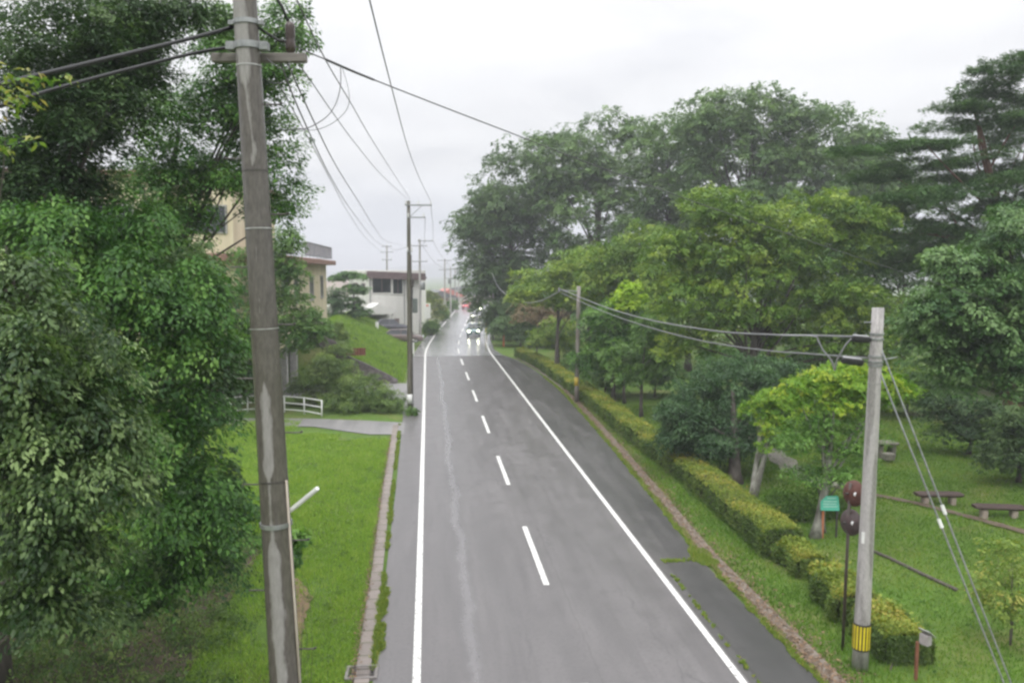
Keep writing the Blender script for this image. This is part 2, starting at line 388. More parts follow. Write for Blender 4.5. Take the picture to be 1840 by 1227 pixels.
def rightedge(y): return float(np.interp(y, [0, 10, 16, 22, 28.9, 36, 43.7, 55, 66, 74, 79, 84, 400], [7.6, 7.75, 7.8, 7.78, 8.15, 8.5, 8.8, 9.1, 8.9, 8.3, 7.3, 6.9, 6.9]))
ysR = list(np.arange(-20, 78, 2.)) + [78.]; ysN = list(np.arange(78, 130, 2.)) + list(np.arange(130, 440, 5.))
strip('road', leftedge, 6.42, .004, ysR, A_old)
strip('road', leftedge, lambda y: min(rightedge(y), 7.4), .008, ysN, A_new)
strip('road_shoulder', 6.42, rightedge, .004, ysR, A_sh)
vs_p = [(6.62, 14, .012), (7.85, 14, .012), (7.80, 18, .012), (7.72, 21.3, .012), (6.70, 21.6, .012), (6.66, 18, .012)]
o = mesh_obj('asphalt_patch', vs_p, [tuple(range(6))], A_patch); tag(o, kind='structure')
vs_p = [(6.95, 21.9, .010), (7.65, 21.75, .010), (7.80, 24.5, .010), (7.95, 27.5, .010), (7.6, 29.5, .010), (7.25, 26.5, .010)]
o = mesh_obj('asphalt_patch', vs_p, [tuple(range(6))], A_patch); tag(o, kind='structure')
pm = mat('road_paint', (.8, .8, .78), .45); t = NT(pm); v = t.coord('World'); n = t.noise(v, 9, 6, .75)
t.base(t.ramp(n, [(.36, (.20, .195, .19)), (.43, (.55, .545, .525)), (.55, (.70, .695, .67)), (.8, (.80, .795, .77))])); t.bump(t.noise(v, 60, 2), .2, .003)
strip('road_marking', -.385, -.215, .0125, ysR + ysN[1:45], pm)
strip('road_marking', 6.205, 6.36, .0125, ysR + ysN[1:45], pm)
k = 0
while True:
    y0 = 10.27 + 10.0 * k
    if y0 > 180: break
    strip('road_marking', 2.985, 3.145, .0125, list(np.linspace(y0, y0 + 4.9, 4)), pm); k += 1
# side road and driveway
def flat(name, pts, z, mt):
    o = mesh_obj(name, [(p[0], p[1], z) for p in pts], [tuple(range(len(pts)))], mt); tag(o, kind='structure'); return o
flat('driveway', [(-1.3, 40.4), (-1.3, 43.6), (-3.4, 44.4), (-6.3, 45.3), (-16, 46.6), (-16, 44.4), (-6.2, 43.0), (-4.4, 41.6), (-3.0, 40.6)][::1], .012, A_side)
flat('side_road', [(-1.4, 51.2), (-1.4, 59.0), (-2.2, 59.2), (-20, 59.2), (-20, 54.6), (-5, 53.6), (-3, 52.6)], .012, A_side)
# gutter blocks on the left, kerb edging on the right
gutm = mat('gutter_concrete', (.3, .27, .25), .7); t = NT(gutm); v = t.coord('World')
br = t.n('ShaderNodeTexBrick'); t.l(t.coord('World', (1, 1, 1)), br.inputs['Vector']); br.offset = 0; br.inputs['Scale'].default_value = 1
br.inputs['Brick Width'].default_value = 3.0; br.inputs['Row Height'].default_value = .6; br.inputs['Mortar Size'].default_value = .03
br.inputs['Color1'].default_value = (.20, .175, .16, 1); br.inputs['Color2'].default_value = (.26, .225, .205, 1); br.inputs['Mortar'].default_value = (.11, .11, .07, 1)
t.base(t.mix(t.ramp(t.noise(v, 7, 6, .7), [(.4, 0.0), (.75, .6)]), br.outputs[0], (.15, .12, .09)))
gy = list(np.arange(6, 43.1, 1.))
def gl(y): return float(np.interp(y, [6, 16, 22, 29, 43], [-1.50, -1.56, -1.62, -1.76, -1.93]))
strip('gutter_kerb', gl, lambda y: gl(y) + .30, .03, gy, gutm, thick=.08)
litm = vary('leaf_litter_soil', (.13, .10, .075), (.24, .21, .18), 6, .85)
def rk(y): return rightedge(y) + .22
strip('kerb_edging', rk, lambda y: rk(y) + .36, .015, list(np.arange(8, 76, 1.)), litm, thick=.06)
# dirt path and lawn edging in the park
dirt = vary('dirt_path', (.085, .06, .04), (.15, .115, .08), 5, .9)
def ribbon(name, pts, w, mt, z=.02, kind='structure'):
    vs = []; fs = []
    P = []
    for a, b in zip(pts[:-1], pts[1:]):
        for k in range(8): P.append(Vector(a).lerp(Vector(b), k / 8))
    P.append(Vector(pts[-1]))
    for i, p in enumerate(P):
        d = (P[min(i + 1, len(P) - 1)] - P[max(i - 1, 0)]).normalized(); s = Vector((-d.y, d.x, 0))
        ww = w * (.85 + .3 * math.sin(i * 1.7) * .5)
        for q in (-1, 0, 1):
            r = p + s * ww / 2 * q; vs.append((r.x, r.y, gz(r.x, r.y) + z + (.012 if q == 0 else 0)))
    for i in range(len(P) - 1):
        for q in (0, 1): a = i * 3 + q; fs.append((a, a + 1, a + 4, a + 3))
    o = mesh_obj(name, vs, fs, mt); tag(o, kind=kind); return o
ribbon('path', [G(1500, 872), G(1570, 890), G(1660, 907), G(1760, 930), G(1860, 958), G(1960, 985)], .42, dirt, .05)
ribbon('path', [G(1330, 775), G(1385, 812), G(1430, 842), G(1500, 872)], 1.2, vary('grey_path', (.16, .15, .13), (.24, .22, .19), 4, .85), .04)
# ------------------------------------------------------------------ foliage
def rvec(rng, n):
    v = rng.normal(size=(n, 3)); return v / np.linalg.norm(v, axis=1, keepdims=True)
def nrm(v): return v / np.maximum(np.linalg.norm(v, axis=1, keepdims=True), 1e-9)
def leaf_obj(name, P, D, Nn, L, Wd, tint, mt, parent=None, fold=.12, tri=False):
    """P centre, D direction, Nn normal, L length, Wd width (arrays)"""
    n = len(P); D = nrm(D); Sd = nrm(np.cross(D, Nn)); U = nrm(np.cross(Sd, D)); L = L[:, None]; Wd = Wd[:, None]
    if tri:
        vs = np.stack([P - Sd * Wd / 2, P + Sd * Wd / 2, P + D * L], 1); nv = 3
        fs = np.arange(n * 3).reshape(n, 3)
    else:
        vs = np.stack([P - D * L * .5, P + Sd * Wd * .5 - D * L * .04 + U * L * fold, P + D * L * .5, P - Sd * Wd * .5 - D * L * .04 + U * L * fold], 1); nv = 4
        b = np.arange(n)[:, None] * 4
        fs = np.concatenate([b + [0, 1, 2], b + [0, 2, 3]], 1).reshape(-1, 3)
    if parent is not None:
        vs = vs - np.array(parent_loc(parent))
    me = bpy.data.meshes.new(name); me.vertices.add(n * nv); me.vertices.foreach_set('co', vs.astype(np.float32).ravel())
    nf = len(fs); me.loops.add(nf * 3); me.loops.foreach_set('vertex_index', fs.ravel().astype(np.int32)); me.polygons.add(nf)
    me.polygons.foreach_set('loop_start', (np.arange(nf) * 3).astype(np.int32)); me.polygons.foreach_set('loop_total', np.full(nf, 3, np.int32))
    me.update(calc_edges=True); me.materials.append(mt)
    a = me.attributes.new('tint', 'FLOAT', 'POINT'); a.data.foreach_set('value', np.repeat(np.clip(tint, 0, 1), nv).astype(np.float32))
    o = bpy.data.objects.new(name, me); S.collection.objects.link(o)
    if parent is not None: o.parent = parent
    return o
def make_leaves(rng, C, Rc, Tc, sprays, leaves, rs, leaf, flat=.75, droop=.3, aspect=.5, tvar=.22, spray_flat=.28, updir=.8, fan=0.0, svar=.12):
    """C clump centres (n,3), Rc radii, Tc tints -> leaf arrays; fan > 0 draws each spray out into a drooping branchlet"""
    nc = len(C); ns = nc * sprays
    ci = np.repeat(np.arange(nc), sprays); d = rvec(rng, ns); d[:, 2] = np.where(d[:, 2] < -.35, -d[:, 2] * .6, d[:, 2]); d = nrm(d)
    rr = Rc[ci] * (.55 + .5 * rng.random(ns) ** .6) * (1 - .3 * min(fan, 1))
    SC = C[ci] + d * rr[:, None] * np.array([1, 1, flat])
    SN = nrm(d * .55 + np.array([0, 0, updir]) + rng.normal(size=(ns, 3)) * .22)
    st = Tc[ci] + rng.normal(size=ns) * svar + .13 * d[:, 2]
    si = np.repeat(np.arange(ns), leaves); n = ns * leaves; sz = (.7 + .6 * rng.random(ns))[si] * rs
    if fan > 0:
        o = nrm(d * np.array([1, 1, .25]) + rng.normal(size=(ns, 3)) * np.array([.45, .45, .15])); o = nrm(o - SN * (o * SN).sum(1)[:, None] * .7)
        lt = np.cross(SN, o); u = rng.random(n) ** .8; v = (rng.random(n) * 2 - 1) * (np.sqrt(np.clip(1 - (u - .25) ** 2 / .6, .02, 1)))
        L_ = sz * (1.1 + fan * .7); P = SC[si] + o[si] * ((u - .25) * L_)[:, None] + lt[si] * (v * sz * .62)[:, None] + SN[si] * (rng.normal(size=n) * rs * spray_flat * .6)[:, None]
        P[:, 2] -= droop * (u ** 2) * L_ * .45 + np.abs(v) * sz * .15
        D = nrm(o[si] * .8 + lt[si] * (np.sign(v) * .55)[:, None] + rng.normal(size=(n, 3)) * .3 + np.array([0, 0, -1.]) * (droop * (.25 + .6 * u))[:, None])
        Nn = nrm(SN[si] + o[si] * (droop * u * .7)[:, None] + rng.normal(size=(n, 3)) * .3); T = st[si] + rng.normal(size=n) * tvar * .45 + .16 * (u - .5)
    else:
        ax = nrm(np.cross(SN, rvec(rng, ns))); ay = np.cross(SN, ax)
        an = rng.random(n) * 2 * np.pi; r = sz * np.sqrt(rng.random(n))
        dirv = ax[si] * np.cos(an)[:, None] + ay[si] * np.sin(an)[:, None]
        P = SC[si] + dirv * r[:, None] + SN[si] * (rng.normal(size=n) * rs * spray_flat)[:, None]
        P[:, 2] -= droop * r * r / rs * .8
        Nn = nrm(SN[si] + rng.normal(size=(n, 3)) * .32)
        D = nrm(dirv * .8 + rng.normal(size=(n, 3)) * .5 + np.array([0, 0, -droop])); T = st[si] + rng.normal(size=n) * tvar * .6
    L = leaf * (.5 + .95 * rng.random(n) ** 1.2)
    return P, D, Nn, L, L * aspect * (.8 + .4 * rng.random(n)), T
def bz(a, b, c, n):
    return [a * (1 - t) ** 2 + b * 2 * t * (1 - t) + c * t * t for t in [i / (n - 1) for i in range(n)]]
def tree(name, label, base, blobs, mt, seed, ncl=60, R0=1.0, sprays=9, leaves=14, rs=.45, leaf=.12, trunk=.2, cat='tree', group=None,
         fork=.35, limbs=14, barkm=None, flat=.75, droop=.3, aspect=.5, lean=None, tint=.5, tspread=.2, stems=1, inner=.35, sf=.28, updir=.8, top=None, dens=1.6, fan=.6, svar=.15):
    """blobs: (px, py, dist, rx_px, ry_px[, weight]) - sizes in photo pixels at that distance, built at real size there"""
    rng = np.random.default_rng(seed); B = Vector(base); B.z = gz(B.x, B.y) - .05
    root = empty(name, B, label, cat, group)
    ncl = int(ncl * dens); sprays = int(sprays * 1.25); leaf = leaf * 1.18; limbs = max(2, int(limbs * .6))
    BL = []
    for b in blobs:
        c = V(b[0], b[1], b[2]); s = b[2] / F; BL.append((np.array(c), np.array([b[3] * s, b[3] * s * (b[6] if len(b) > 6 else .8), b[4] * s]), (b[5] if len(b) > 5 else 1.0) * (b[3] * b[4]) ** .75))
    w = np.array([x[2] for x in BL]); w /= w.sum(); pick = rng.choice(len(BL), size=ncl, p=w); C = []
    ax = np.array(RGT); ay = np.array(FWD); az = np.array([0, 0, 1.])
    for k in pick:
        c, r, _ = BL[k]; d = rvec(rng, 1)[0]; q = (inner + (1 - inner) * rng.random() ** .5)
        q = min(q, 1); rr = np.maximum(r - R0 * .3, r * .4)
        C.append(c + (ax * d[0] * rr[0] + ay * d[1] * rr[1] + az * d[2] * rr[2]) * q)
    C = np.array(C); C[:, 2] = np.maximum(C[:, 2], B.z + R0 * .45)
    Rc = R0 * (.7 + .6 * rng.random(ncl)); Tc = tint + rng.normal(size=ncl) * tspread
    lv = make_leaves(rng, C, Rc, Tc, sprays, leaves, rs, leaf, flat, droop, aspect, spray_flat=sf, updir=updir, fan=fan, svar=svar)
    leaf_obj('crown', *lv, mt, root)
    cc = Vector((C * w[pick][:, None]).sum(0) / w[pick].sum()); zt = C[:, 2].max()
    m = MB(); H = zt - B.z
    for sidx in range(stems):
        rnd = random.Random(seed * 7 + sidx)
        tp = Vector(top) if top is not None else Vector((cc.x * .6 + B.x * .4, cc.y * .6 + B.y * .4, B.z + H * .8))
        tp = tp + Vector((rnd.uniform(-1, 1), rnd.uniform(-1, 1), 0)) * (.08 * H if stems > 1 else .02 * H)
        b0 = B + Vector((rnd.uniform(-1, 1) * trunk * 1.3, rnd.uniform(-1, 1) * trunk, 0)) * (1 if stems > 1 else 0)
        md = (b0 + tp) / 2 + Vector((rnd.uniform(-1, 1), rnd.uniform(-1, 1), 0)) * H * .05 + (Vector(lean) if lean else Vector((0, 0, 0)))
        path = bz(b0, md, tp, 9); tr = trunk / (stems ** .5)
        rad = [tr * (1.35 if i == 0 else 1.0) * (1 - .8 * i / 8) for i in range(9)]
        m.tube(path, rad, 9)
        order = rng.permutation(ncl)[:max(2, limbs // stems)]
        for k in order:
            c = Vector(C[k]); hfr = fork + (1 - fork) * rnd.random() * .75
            hf = max(.12, min(.95, min(hfr, (c.z - B.z) / H * .95))); i = hf * 8; a = path[int(i)].lerp(path[min(8, int(i) + 1)], i - int(i))
            r0 = tr * (1 - .8 * hf) * .42; mid = (a + c) / 2 + Vector((rnd.uniform(-1, 1), rnd.uniform(-1, 1), rnd.uniform(-.2, .9))) * (c - a).length * .13
            m.tube(bz(a, mid, c, 6), [r0 * (1 - .8 * j / 5) for j in range(6)], 6, False)
    m.ob('trunk', barkm or bark, root, smooth=True)
    return root
def gnd(px, d):                     # ground point in the column px at horizontal distance d
    p = V(px, 487, d); p.z = 0; return p

BACK = 'tall trees closing the park behind'
tree('zelkova_tree', 'tall dark green tree whose crown leans over the far bend, leftmost of the tall row', gnd(925, 98),
     [(895, 440, 98, 78, 105), (905, 525, 97, 58, 60), (940, 340, 99, 85, 85), (960, 470, 99, 80, 90), (875, 400, 98, 60, 50), (925, 570, 96, 50, 40), (872, 500, 98, 52, 60), (885, 570, 97, 30, 35)],
     LM['zelkova_dark'], 11, ncl=151, R0=2.42, sprays=14, leaves=17, rs=0.81, leaf=0.34, trunk=.5, group=BACK, limbs=34, inner=.5)
tree('zelkova_tree', 'tall green tree second from the road in the skyline row, rounded shoulder', gnd(1060, 94),
     [(1010, 300, 94, 80, 70), (1100, 290, 95, 85, 90), (1060, 400, 94, 115, 105), (1090, 500, 94, 100, 70)],
     LM['zelkova'], 12, ncl=145, R0=2.30, sprays=14, leaves=17, rs=0.81, leaf=0.32, trunk=.5, group=BACK, limbs=34, inner=.5)
tree('zelkova_tree', 'tall green tree with sky gaps in the middle of the skyline row', gnd(1200, 88),
     [(1190, 275, 88, 75, 75), (1220, 350, 88, 85, 100), (1180, 430, 88, 90, 90)],
     LM['zelkova'], 13, ncl=85, R0=2.07, sprays=14, leaves=17, rs=0.72, leaf=0.30, trunk=.45, group=BACK, limbs=30, inner=.5)
tree('zelkova_tree', 'tallest green tree rising to the top of the skyline row', gnd(1340, 80),
     [(1285, 230, 80, 68, 75), (1370, 230, 80, 72, 78), (1430, 260, 80, 70, 75), (1330, 330, 80, 115, 100), (1420, 370, 80, 90, 90)],
     LM['zelkova'], 14, ncl=151, R0=2.01, sprays=14, leaves=17, rs=0.68, leaf=0.28, trunk=.5, group=BACK, limbs=36, inner=.5)
tree('zelkova_tree', 'tall green tree sloping down to the pine at the right end of the row', gnd(1520, 84),
     [(1490, 250, 84, 75, 60), (1560, 290, 84, 65, 65), (1520, 350, 84, 90, 70), (1600, 360, 84, 70, 60)],
     LM['zelkova'], 15, ncl=114, R0=1.8, sprays=9, leaves=15, rs=.85, leaf=.32, trunk=.45, group=BACK, limbs=26, inner=.5)
# lower wood that closes the view under the tall crowns
UND = 'trees deep in the park'
for i, (px, d, ty, rx, key, lab) in enumerate([
        (1000, 86, 520, 85, 'zelkova_dark', 'dark low tree behind the yellow-green trees near the bend'),
        (1120, 72, 500, 95, 'green', 'dark tree deep in the park behind the small trunked tree'),
        (1240, 66, 440, 95, 'green', 'dark tree deep in the park left of the central crown'),
        (1380, 62, 420, 110, 'green', 'shaded tree deep in the park behind the central crown'),
        (1500, 60, 400, 110, 'green', 'shaded tree deep in the park left of the thin grey pole'),
        (1625, 58, 400, 110, 'zelkova_dark', 'dark tree deep in the park behind the thin grey pole'),
        (1750, 56, 520, 120, 'zelkova_dark', 'dark tree deep in the park below the pine'),
        (1870, 50, 560, 110, 'zelkova_dark', 'dark tree deep in the park at the right edge')]):
    s = 11877 / d + 487
    tree('park_tree', lab, gnd(px, d), [(px, (ty + s) / 2 - 25, d, rx, (s - ty) / 2 - 8), (px + 25, ty + 50, d, rx * .8, 50)], LM[key], 30 + i, ncl=85, R0=1.35, sprays=8, leaves=14,
         rs=.62, leaf=.24, trunk=.28, group=UND, limbs=16, tint=.35)
tree('broadleaf_tree', 'large yellow-green tree with a spreading crown in the middle of the park', gnd(1345, 42),
     [(1290, 390, 42, 75, 62), (1310, 440, 42, 110, 75), (1215, 470, 42, 55, 62), (1400, 430, 42, 95, 70), (1480, 400, 43, 85, 60), (1540, 420, 43, 60, 65), (1330, 530, 42, 150, 75), (1250, 560, 41, 100, 60), (1450, 540, 42, 120, 75), (1540, 560, 43, 80, 60), (1440, 620, 43, 130, 40), (1560, 640, 43, 70, 50), (1230, 630, 42, 60, 35)],
     LM['yellowgreen'], 21, ncl=230, R0=.95, sprays=12, leaves=18, rs=.42, leaf=.15, trunk=.3, limbs=46, tint=.42, tspread=.24, fork=.25, droop=.35)
for i, (px, d, py, rx, ry, lab) in enumerate([(1180, 52, 665, 50, 35, 'dark low bush between the slim tree and the domed tree'), (1450, 50, 655, 75, 36, 'dark low bush filling under the central crown'), (1560, 47, 690, 60, 40, 'dark low bush just left of the pale pole'),
        (1640, 46, 700, 50, 45, 'dark low bush just right of the pale pole'), (1310, 54, 650, 70, 30, 'dark low bush hidden behind the domed tree'), (1060, 62, 655, 40, 26, 'dark low bush left of the green rounded tree')]):
    tree('dark_bush', lab, gnd(px, d), [(px, py, d, rx, ry)], LM['green'], 130 + i, ncl=34, R0=.8, sprays=9, leaves=15, rs=.42, leaf=.16, trunk=.08, limbs=5, cat='bush', group='low bushes under the park trees', tint=.3)
tree('broadleaf_tree', 'yellow-green layered tree behind the far wooden pole', gnd(1000, 64),
     [(985, 500, 64, 60, 35), (950, 530, 64, 35, 28), (1040, 480, 64, 55, 40), (1030, 530, 64, 60, 35)], LM['yellowgreen'], 22, ncl=70, R0=.95, sprays=9, leaves=15, rs=.6, leaf=.2, trunk=.2, limbs=18, flat=.45, tint=.55)
tree('broadleaf_tree', 'yellow-green tree right of the far pole, before the tall row', gnd(1120, 58),
     [(1100, 460, 58, 60, 35), (1160, 440, 58, 50, 45), (1080, 510, 58, 55, 40), (1140, 500, 58, 60, 45)], LM['yellowgreen'], 23, ncl=80, R0=.95, sprays=9, leaves=15, rs=.55, leaf=.19, trunk=.2, limbs=18, flat=.55, tint=.5)
tree('maple_tree', 'small tree with a vivid lime green tuft beside the cables', gnd(1125, 50),
     [(1133, 532, 49, 26, 26), (1118, 545, 49, 22, 16)], LM['lime'], 24, ncl=22, R0=.5, sprays=8, leaves=14, rs=.3, leaf=.15, trunk=.1, limbs=6, tint=.5)
tree('maple_tree', 'green tree under the cables with a rounded low crown', gnd(1105, 51),
     [(1100, 580, 50, 60, 45), (1075, 640, 50, 45, 40), (1130, 620, 51, 50, 45)], LM['brightgreen'], 25, ncl=60, R0=.8, sprays=9, leaves=15, rs=.45, leaf=.16, trunk=.15, limbs=14, tint=.5)
tree('young_tree', 'slim green tree with a thin bare trunk beside the hedge', G(1152, 750),
     [(1150, 640, 45, 62, 40), (1190, 600, 45, 45, 40), (1140, 675, 45, 40, 25)], LM['green'], 26, ncl=46, R0=.7, sprays=9, leaves=15, rs=.4, leaf=.15, trunk=.11, limbs=12, tint=.6)
tree('round_bush', 'bright green rounded bush behind the far pole', G(1085, 712),
     [(1088, 680, 53, 38, 30), (1110, 660, 53, 25, 20)], LM['green'], 27, ncl=26, R0=.7, sprays=9, leaves=15, rs=.4, leaf=.14, trunk=.08, limbs=5, tint=.55, cat='bush')
tree('dry_shrub', 'pinkish brown thin shrub at the far end of the hedge', gnd(965, 74), [(960, 560, 74, 42, 26), (990, 575, 74, 30, 22)], LM['pinkbrown'], 28, ncl=26, R0=.9, sprays=8, leaves=14, rs=.5, leaf=.18, trunk=.08, limbs=6, cat='bush')
tree('roadside_shrub', 'yellow-green shrub at the far end of the hedge', gnd(1005, 70), [(1000, 600, 70, 40, 32), (1030, 625, 69, 28, 28), (980, 615, 70, 22, 20)], LM['yellowgreen'], 29, ncl=34, R0=.9, sprays=8, leaves=14, rs=.5, leaf=.18, trunk=.08, limbs=6, cat='bush', tint=.6)
tree('dark_bush', 'dark green bush at the foot of the leftmost tall tree', gnd(935, 88), [(925, 590, 88, 45, 28), (965, 585, 86, 35, 32), (900, 590, 89, 16, 28)], LM['zelkova_dark'], 39, ncl=40, R0=1.1, sprays=8, leaves=14, rs=.6, leaf=.22, trunk=.1, limbs=6, cat='bush', tint=.55)
tree('camellia_tree', 'dense dark green domed tree with a thick trunk beside the hedge', G(1320, 866),
     [(1275, 745, 33, 92, 82), (1340, 690, 34, 105, 52), (1225, 770, 32, 45, 62), (1400, 690, 34, 62, 48), (1340, 770, 33, 80, 45), (1300, 800, 32, 85, 32)],
     LM['camellia'], 41, ncl=170, R0=.52, sprays=12, leaves=20, rs=.24, leaf=.10, trunk=.28, limbs=24, droop=.45, inner=.55, flat=.8, fan=0)
tree('dark_bush', 'low dark bush under the left side of the domed tree', G(1240, 838), [(1238, 815, 34, 30, 20)], LM['camellia'], 42, ncl=14, R0=.4, sprays=10, leaves=16, rs=.22, leaf=.09, trunk=.06, limbs=4, cat='bush', tint=.25)
tree('maple_tree', 'small two-stemmed maple with yellow-green leaves against the dark dome', G(1352, 893),
     [(1375, 735, 29.5, 48, 34), (1420, 740, 29.5, 44, 36), (1395, 770, 29, 42, 18), (1385, 800, 29, 45, 8, .4)], LM['yellow'], 43, ncl=40, R0=.42, sprays=9, leaves=16, rs=.22, leaf=.085, trunk=.2, limbs=12, stems=2, barkm=bark_lichen, tint=.25, tspread=.28, flat=.75)
tree('cherry_tree', 'leaning cherry tree with lichened trunk and yellow upper leaves behind the grey pole', G(1465, 958),
     [(1500, 685, 25.5, 60, 34, 1.3), (1550, 690, 25.5, 60, 38, 1.3), (1605, 705, 25.5, 40, 34, 1.2), (1445, 700, 25.5, 45, 30), (1520, 730, 25.5, 70, 25, .8)],
     LM['yellow'], 44, ncl=105, R0=.42, sprays=8, leaves=15, rs=.24, leaf=.085, trunk=.17, limbs=14, barkm=bark_lichen, tint=.38, tspread=.3, flat=.65, fork=.3, lean=(.3, 0, 0))
tree('cherry_tree', 'thin green-leaved cherry tree beside the green notice board', G(1478, 948),
     [(1500, 775, 25.2, 70, 55, .8), (1440, 780, 25.2, 52, 40, .6), (1540, 830, 25, 40, 30, .6), (1470, 850, 25, 60, 24), (1570, 770, 25.2, 30, 40, .5)],
     LM['brightgreen'], 45, ncl=60, R0=.34, sprays=8, leaves=12, rs=.24, leaf=.08, trunk=.10, limbs=14, barkm=bark_lichen, tint=.6, flat=.5, fork=.2)
# pine
pads = [(1845, 110, 60, 22), (1800, 135, 60, 22), (1760, 165, 45, 16), (1730, 195, 50, 12), (1800, 185, 60, 20), (1850, 190, 60, 26), (1700, 225, 40, 12), (1760, 230, 60, 18), (1820, 250, 60, 24),
        (1690, 262, 60, 16), (1640, 262, 45, 12), (1590, 275, 60, 13), (1540, 272, 50, 11), (1750, 285, 80, 18), (1650, 298, 80, 18), (1830, 310, 60, 26), (1580, 320, 60, 16), (1700, 325, 60, 18), (1640, 360, 75, 26),
        (1700, 400, 90, 34), (1620, 420, 70, 34), (1790, 380, 50, 34), (1850, 370, 50, 40), (1760, 440, 80, 36), (1650, 470, 70, 30), (1570, 380, 60, 26), (1600, 470, 60, 30), (1700, 350, 90, 24), (1800, 330, 80, 24), (1820, 220, 70, 22), (1720, 450, 70, 30), (1850, 420, 60, 36)]
tree('pine_tree', 'spreading dark pine with a leaning red trunk at the upper right', gnd(1835, 46), [(a, b, 46 + (i * 37 % 9 - 4) * .5, c_, d_, 1, 1.1) for i, (a, b, c_, d_) in enumerate(pads)],
     LM['pine'], 51, ncl=380, R0=.75, sprays=8, leaves=30, rs=.45, leaf=.17, trunk=.42, limbs=30, barkm=bark_red, flat=.3, aspect=.2, droop=-.15, updir=1.4, inner=.2, lean=(1.6, 0, 1.5), top=V(1760, 175, 46), fork=.4)
tree('broadleaf_tree', 'broad green tree reaching in from the right edge behind the guy wires', gnd(1905, 27),
     [(1740, 500, 27, 60, 55), (1700, 560, 26.5, 65, 60), (1820, 450, 27, 60, 60), (1790, 560, 26.5, 85, 80), (1720, 650, 27, 70, 60), (1830, 660, 26, 70, 70), (1850, 540, 26, 60, 90), (1660, 600, 27, 40, 55), (1700, 470, 27, 40, 30), (1830, 390, 27.5, 30, 40)],
     LM['greenglossy'], 52, ncl=190, R0=.62, sprays=6, leaves=30, rs=.42, leaf=.125, trunk=.28, limbs=36, tint=.45, tspread=.2, droop=.5, flat=.6)
tree('dark_bush', 'dark shaded bush under the right tree behind the benches', G(1740, 815), [(1720, 750, 36, 65, 55), (1790, 770, 35, 60, 50)], LM['evergreen'], 53, ncl=60, R0=.7, sprays=9, leaves=15, rs=.35, leaf=.13, trunk=.1, limbs=10, cat='bush', tint=.4)
tree('dark_bush', 'dark layered shrub at the right edge above the right bench', G(1830, 865), [(1825, 810, 31, 60, 42), (1850, 760, 31, 50, 40)], LM['evergreen'], 54, ncl=56, R0=.55, sprays=9, leaves=15, rs=.3, leaf=.12, trunk=.1, limbs=10, cat='bush', tint=.7, flat=.45)
tree('sapling', 'sparse leafy sapling in the lawn at the lower right edge', G(1815, 1150), [(1790, 1040, 17.5, 55, 60), (1830, 1090, 17, 40, 50), (1810, 990, 17.6, 30, 30), (1760, 1080, 17.6, 25, 30)], LM['weed'], 55, ncl=36, R0=.26, sprays=5, leaves=9, rs=.2, leaf=.075, trunk=.03, stems=3, limbs=30, cat='sapling', tint=.35, fork=.1)

# left side
tree('evergreen_tree', 'dark evergreen filling the top left corner behind the black cables', gnd(-60, 15),
     [(110, 90, 14.5, 160, 110), (230, 60, 15, 75, 90), (60, 230, 14, 120, 110), (190, 210, 14.5, 95, 75), (230, 130, 15, 70, 60), (60, 370, 14, 110, 80), (140, 330, 14.5, 70, 55), (330, 20, 15.5, 60, 30)],
     LM['evergreen'], 61, ncl=240, R0=.45, sprays=7, leaves=34, rs=.34, leaf=.064, trunk=.3, limbs=16, droop=.45, tint=.35)
tree('cherry_tree', 'broad cherry tree with sky gaps spreading behind the near concrete pole', gnd(255, 23),
     [(330, 230, 22, 95, 85, .8), (470, 110, 22, 75, 70), (400, 60, 22, 75, 60, .8), (470, 250, 22.5, 60, 70), (400, 320, 22.5, 90, 45), (490, 365, 23, 50, 40), (330, 380, 22, 70, 40, .8), (300, 330, 22, 80, 60, .7), (520, 60, 22, 36, 14), (525, 330, 23, 36, 12), (500, 20, 22, 40, 18), (420, 180, 22, 80, 60, .8), (285, 450, 22, 80, 55)],
     LM['brightgreen'], 62, ncl=230, R0=.5, sprays=6, leaves=26, rs=.42, leaf=.088, trunk=.24, limbs=26, droop=.45, tint=.42, flat=.55, fork=.15)
tree('broadleaf_tree', 'leafy tree half hiding the cream building right of the near pole', gnd(500, 48.5),
     [(512, 500, 45, 38, 45), (505, 560, 45, 58, 48), (550, 590, 45, 38, 42), (500, 620, 45, 62, 28), (470, 470, 45, 50, 50), (440, 570, 45, 50, 60), (425, 630, 45, 60, 24), (510, 435, 45, 30, 30)],
     LM['green'], 63, ncl=130, R0=.7, sprays=9, leaves=15, rs=.4, leaf=.145, trunk=.16, limbs=30, droop=.4, tint=.55, flat=.55)
tree('broadleaf_tree', 'bright green broadleaf tree left of the near pole, hanging over the verge', gnd(-260, 15),
     [(300, 520, 13.5, 110, 80), (170, 470, 13, 130, 70), (340, 620, 13.5, 85, 80), (230, 640, 13, 110, 80), (350, 740, 13.5, 60, 75), (270, 770, 13, 95, 80), (360, 880, 13.5, 72, 80), (280, 910, 13, 80, 70), (340, 1000, 14, 75, 50), (200, 1030, 13.5, 110, 60), (90, 400, 13, 110, 60), (230, 540, 13, 100, 60), (250, 400, 14, 90, 50), (415, 930, 13.7, 30, 80)],
     LM['brightgreen'], 64, ncl=210, R0=.5, sprays=5, leaves=40, rs=.40, leaf=.074, trunk=.18, limbs=24, droop=1.0, tint=.27, tspread=.2, flat=.5, inner=.1, updir=1.0, sf=.2, fan=1, svar=.22)
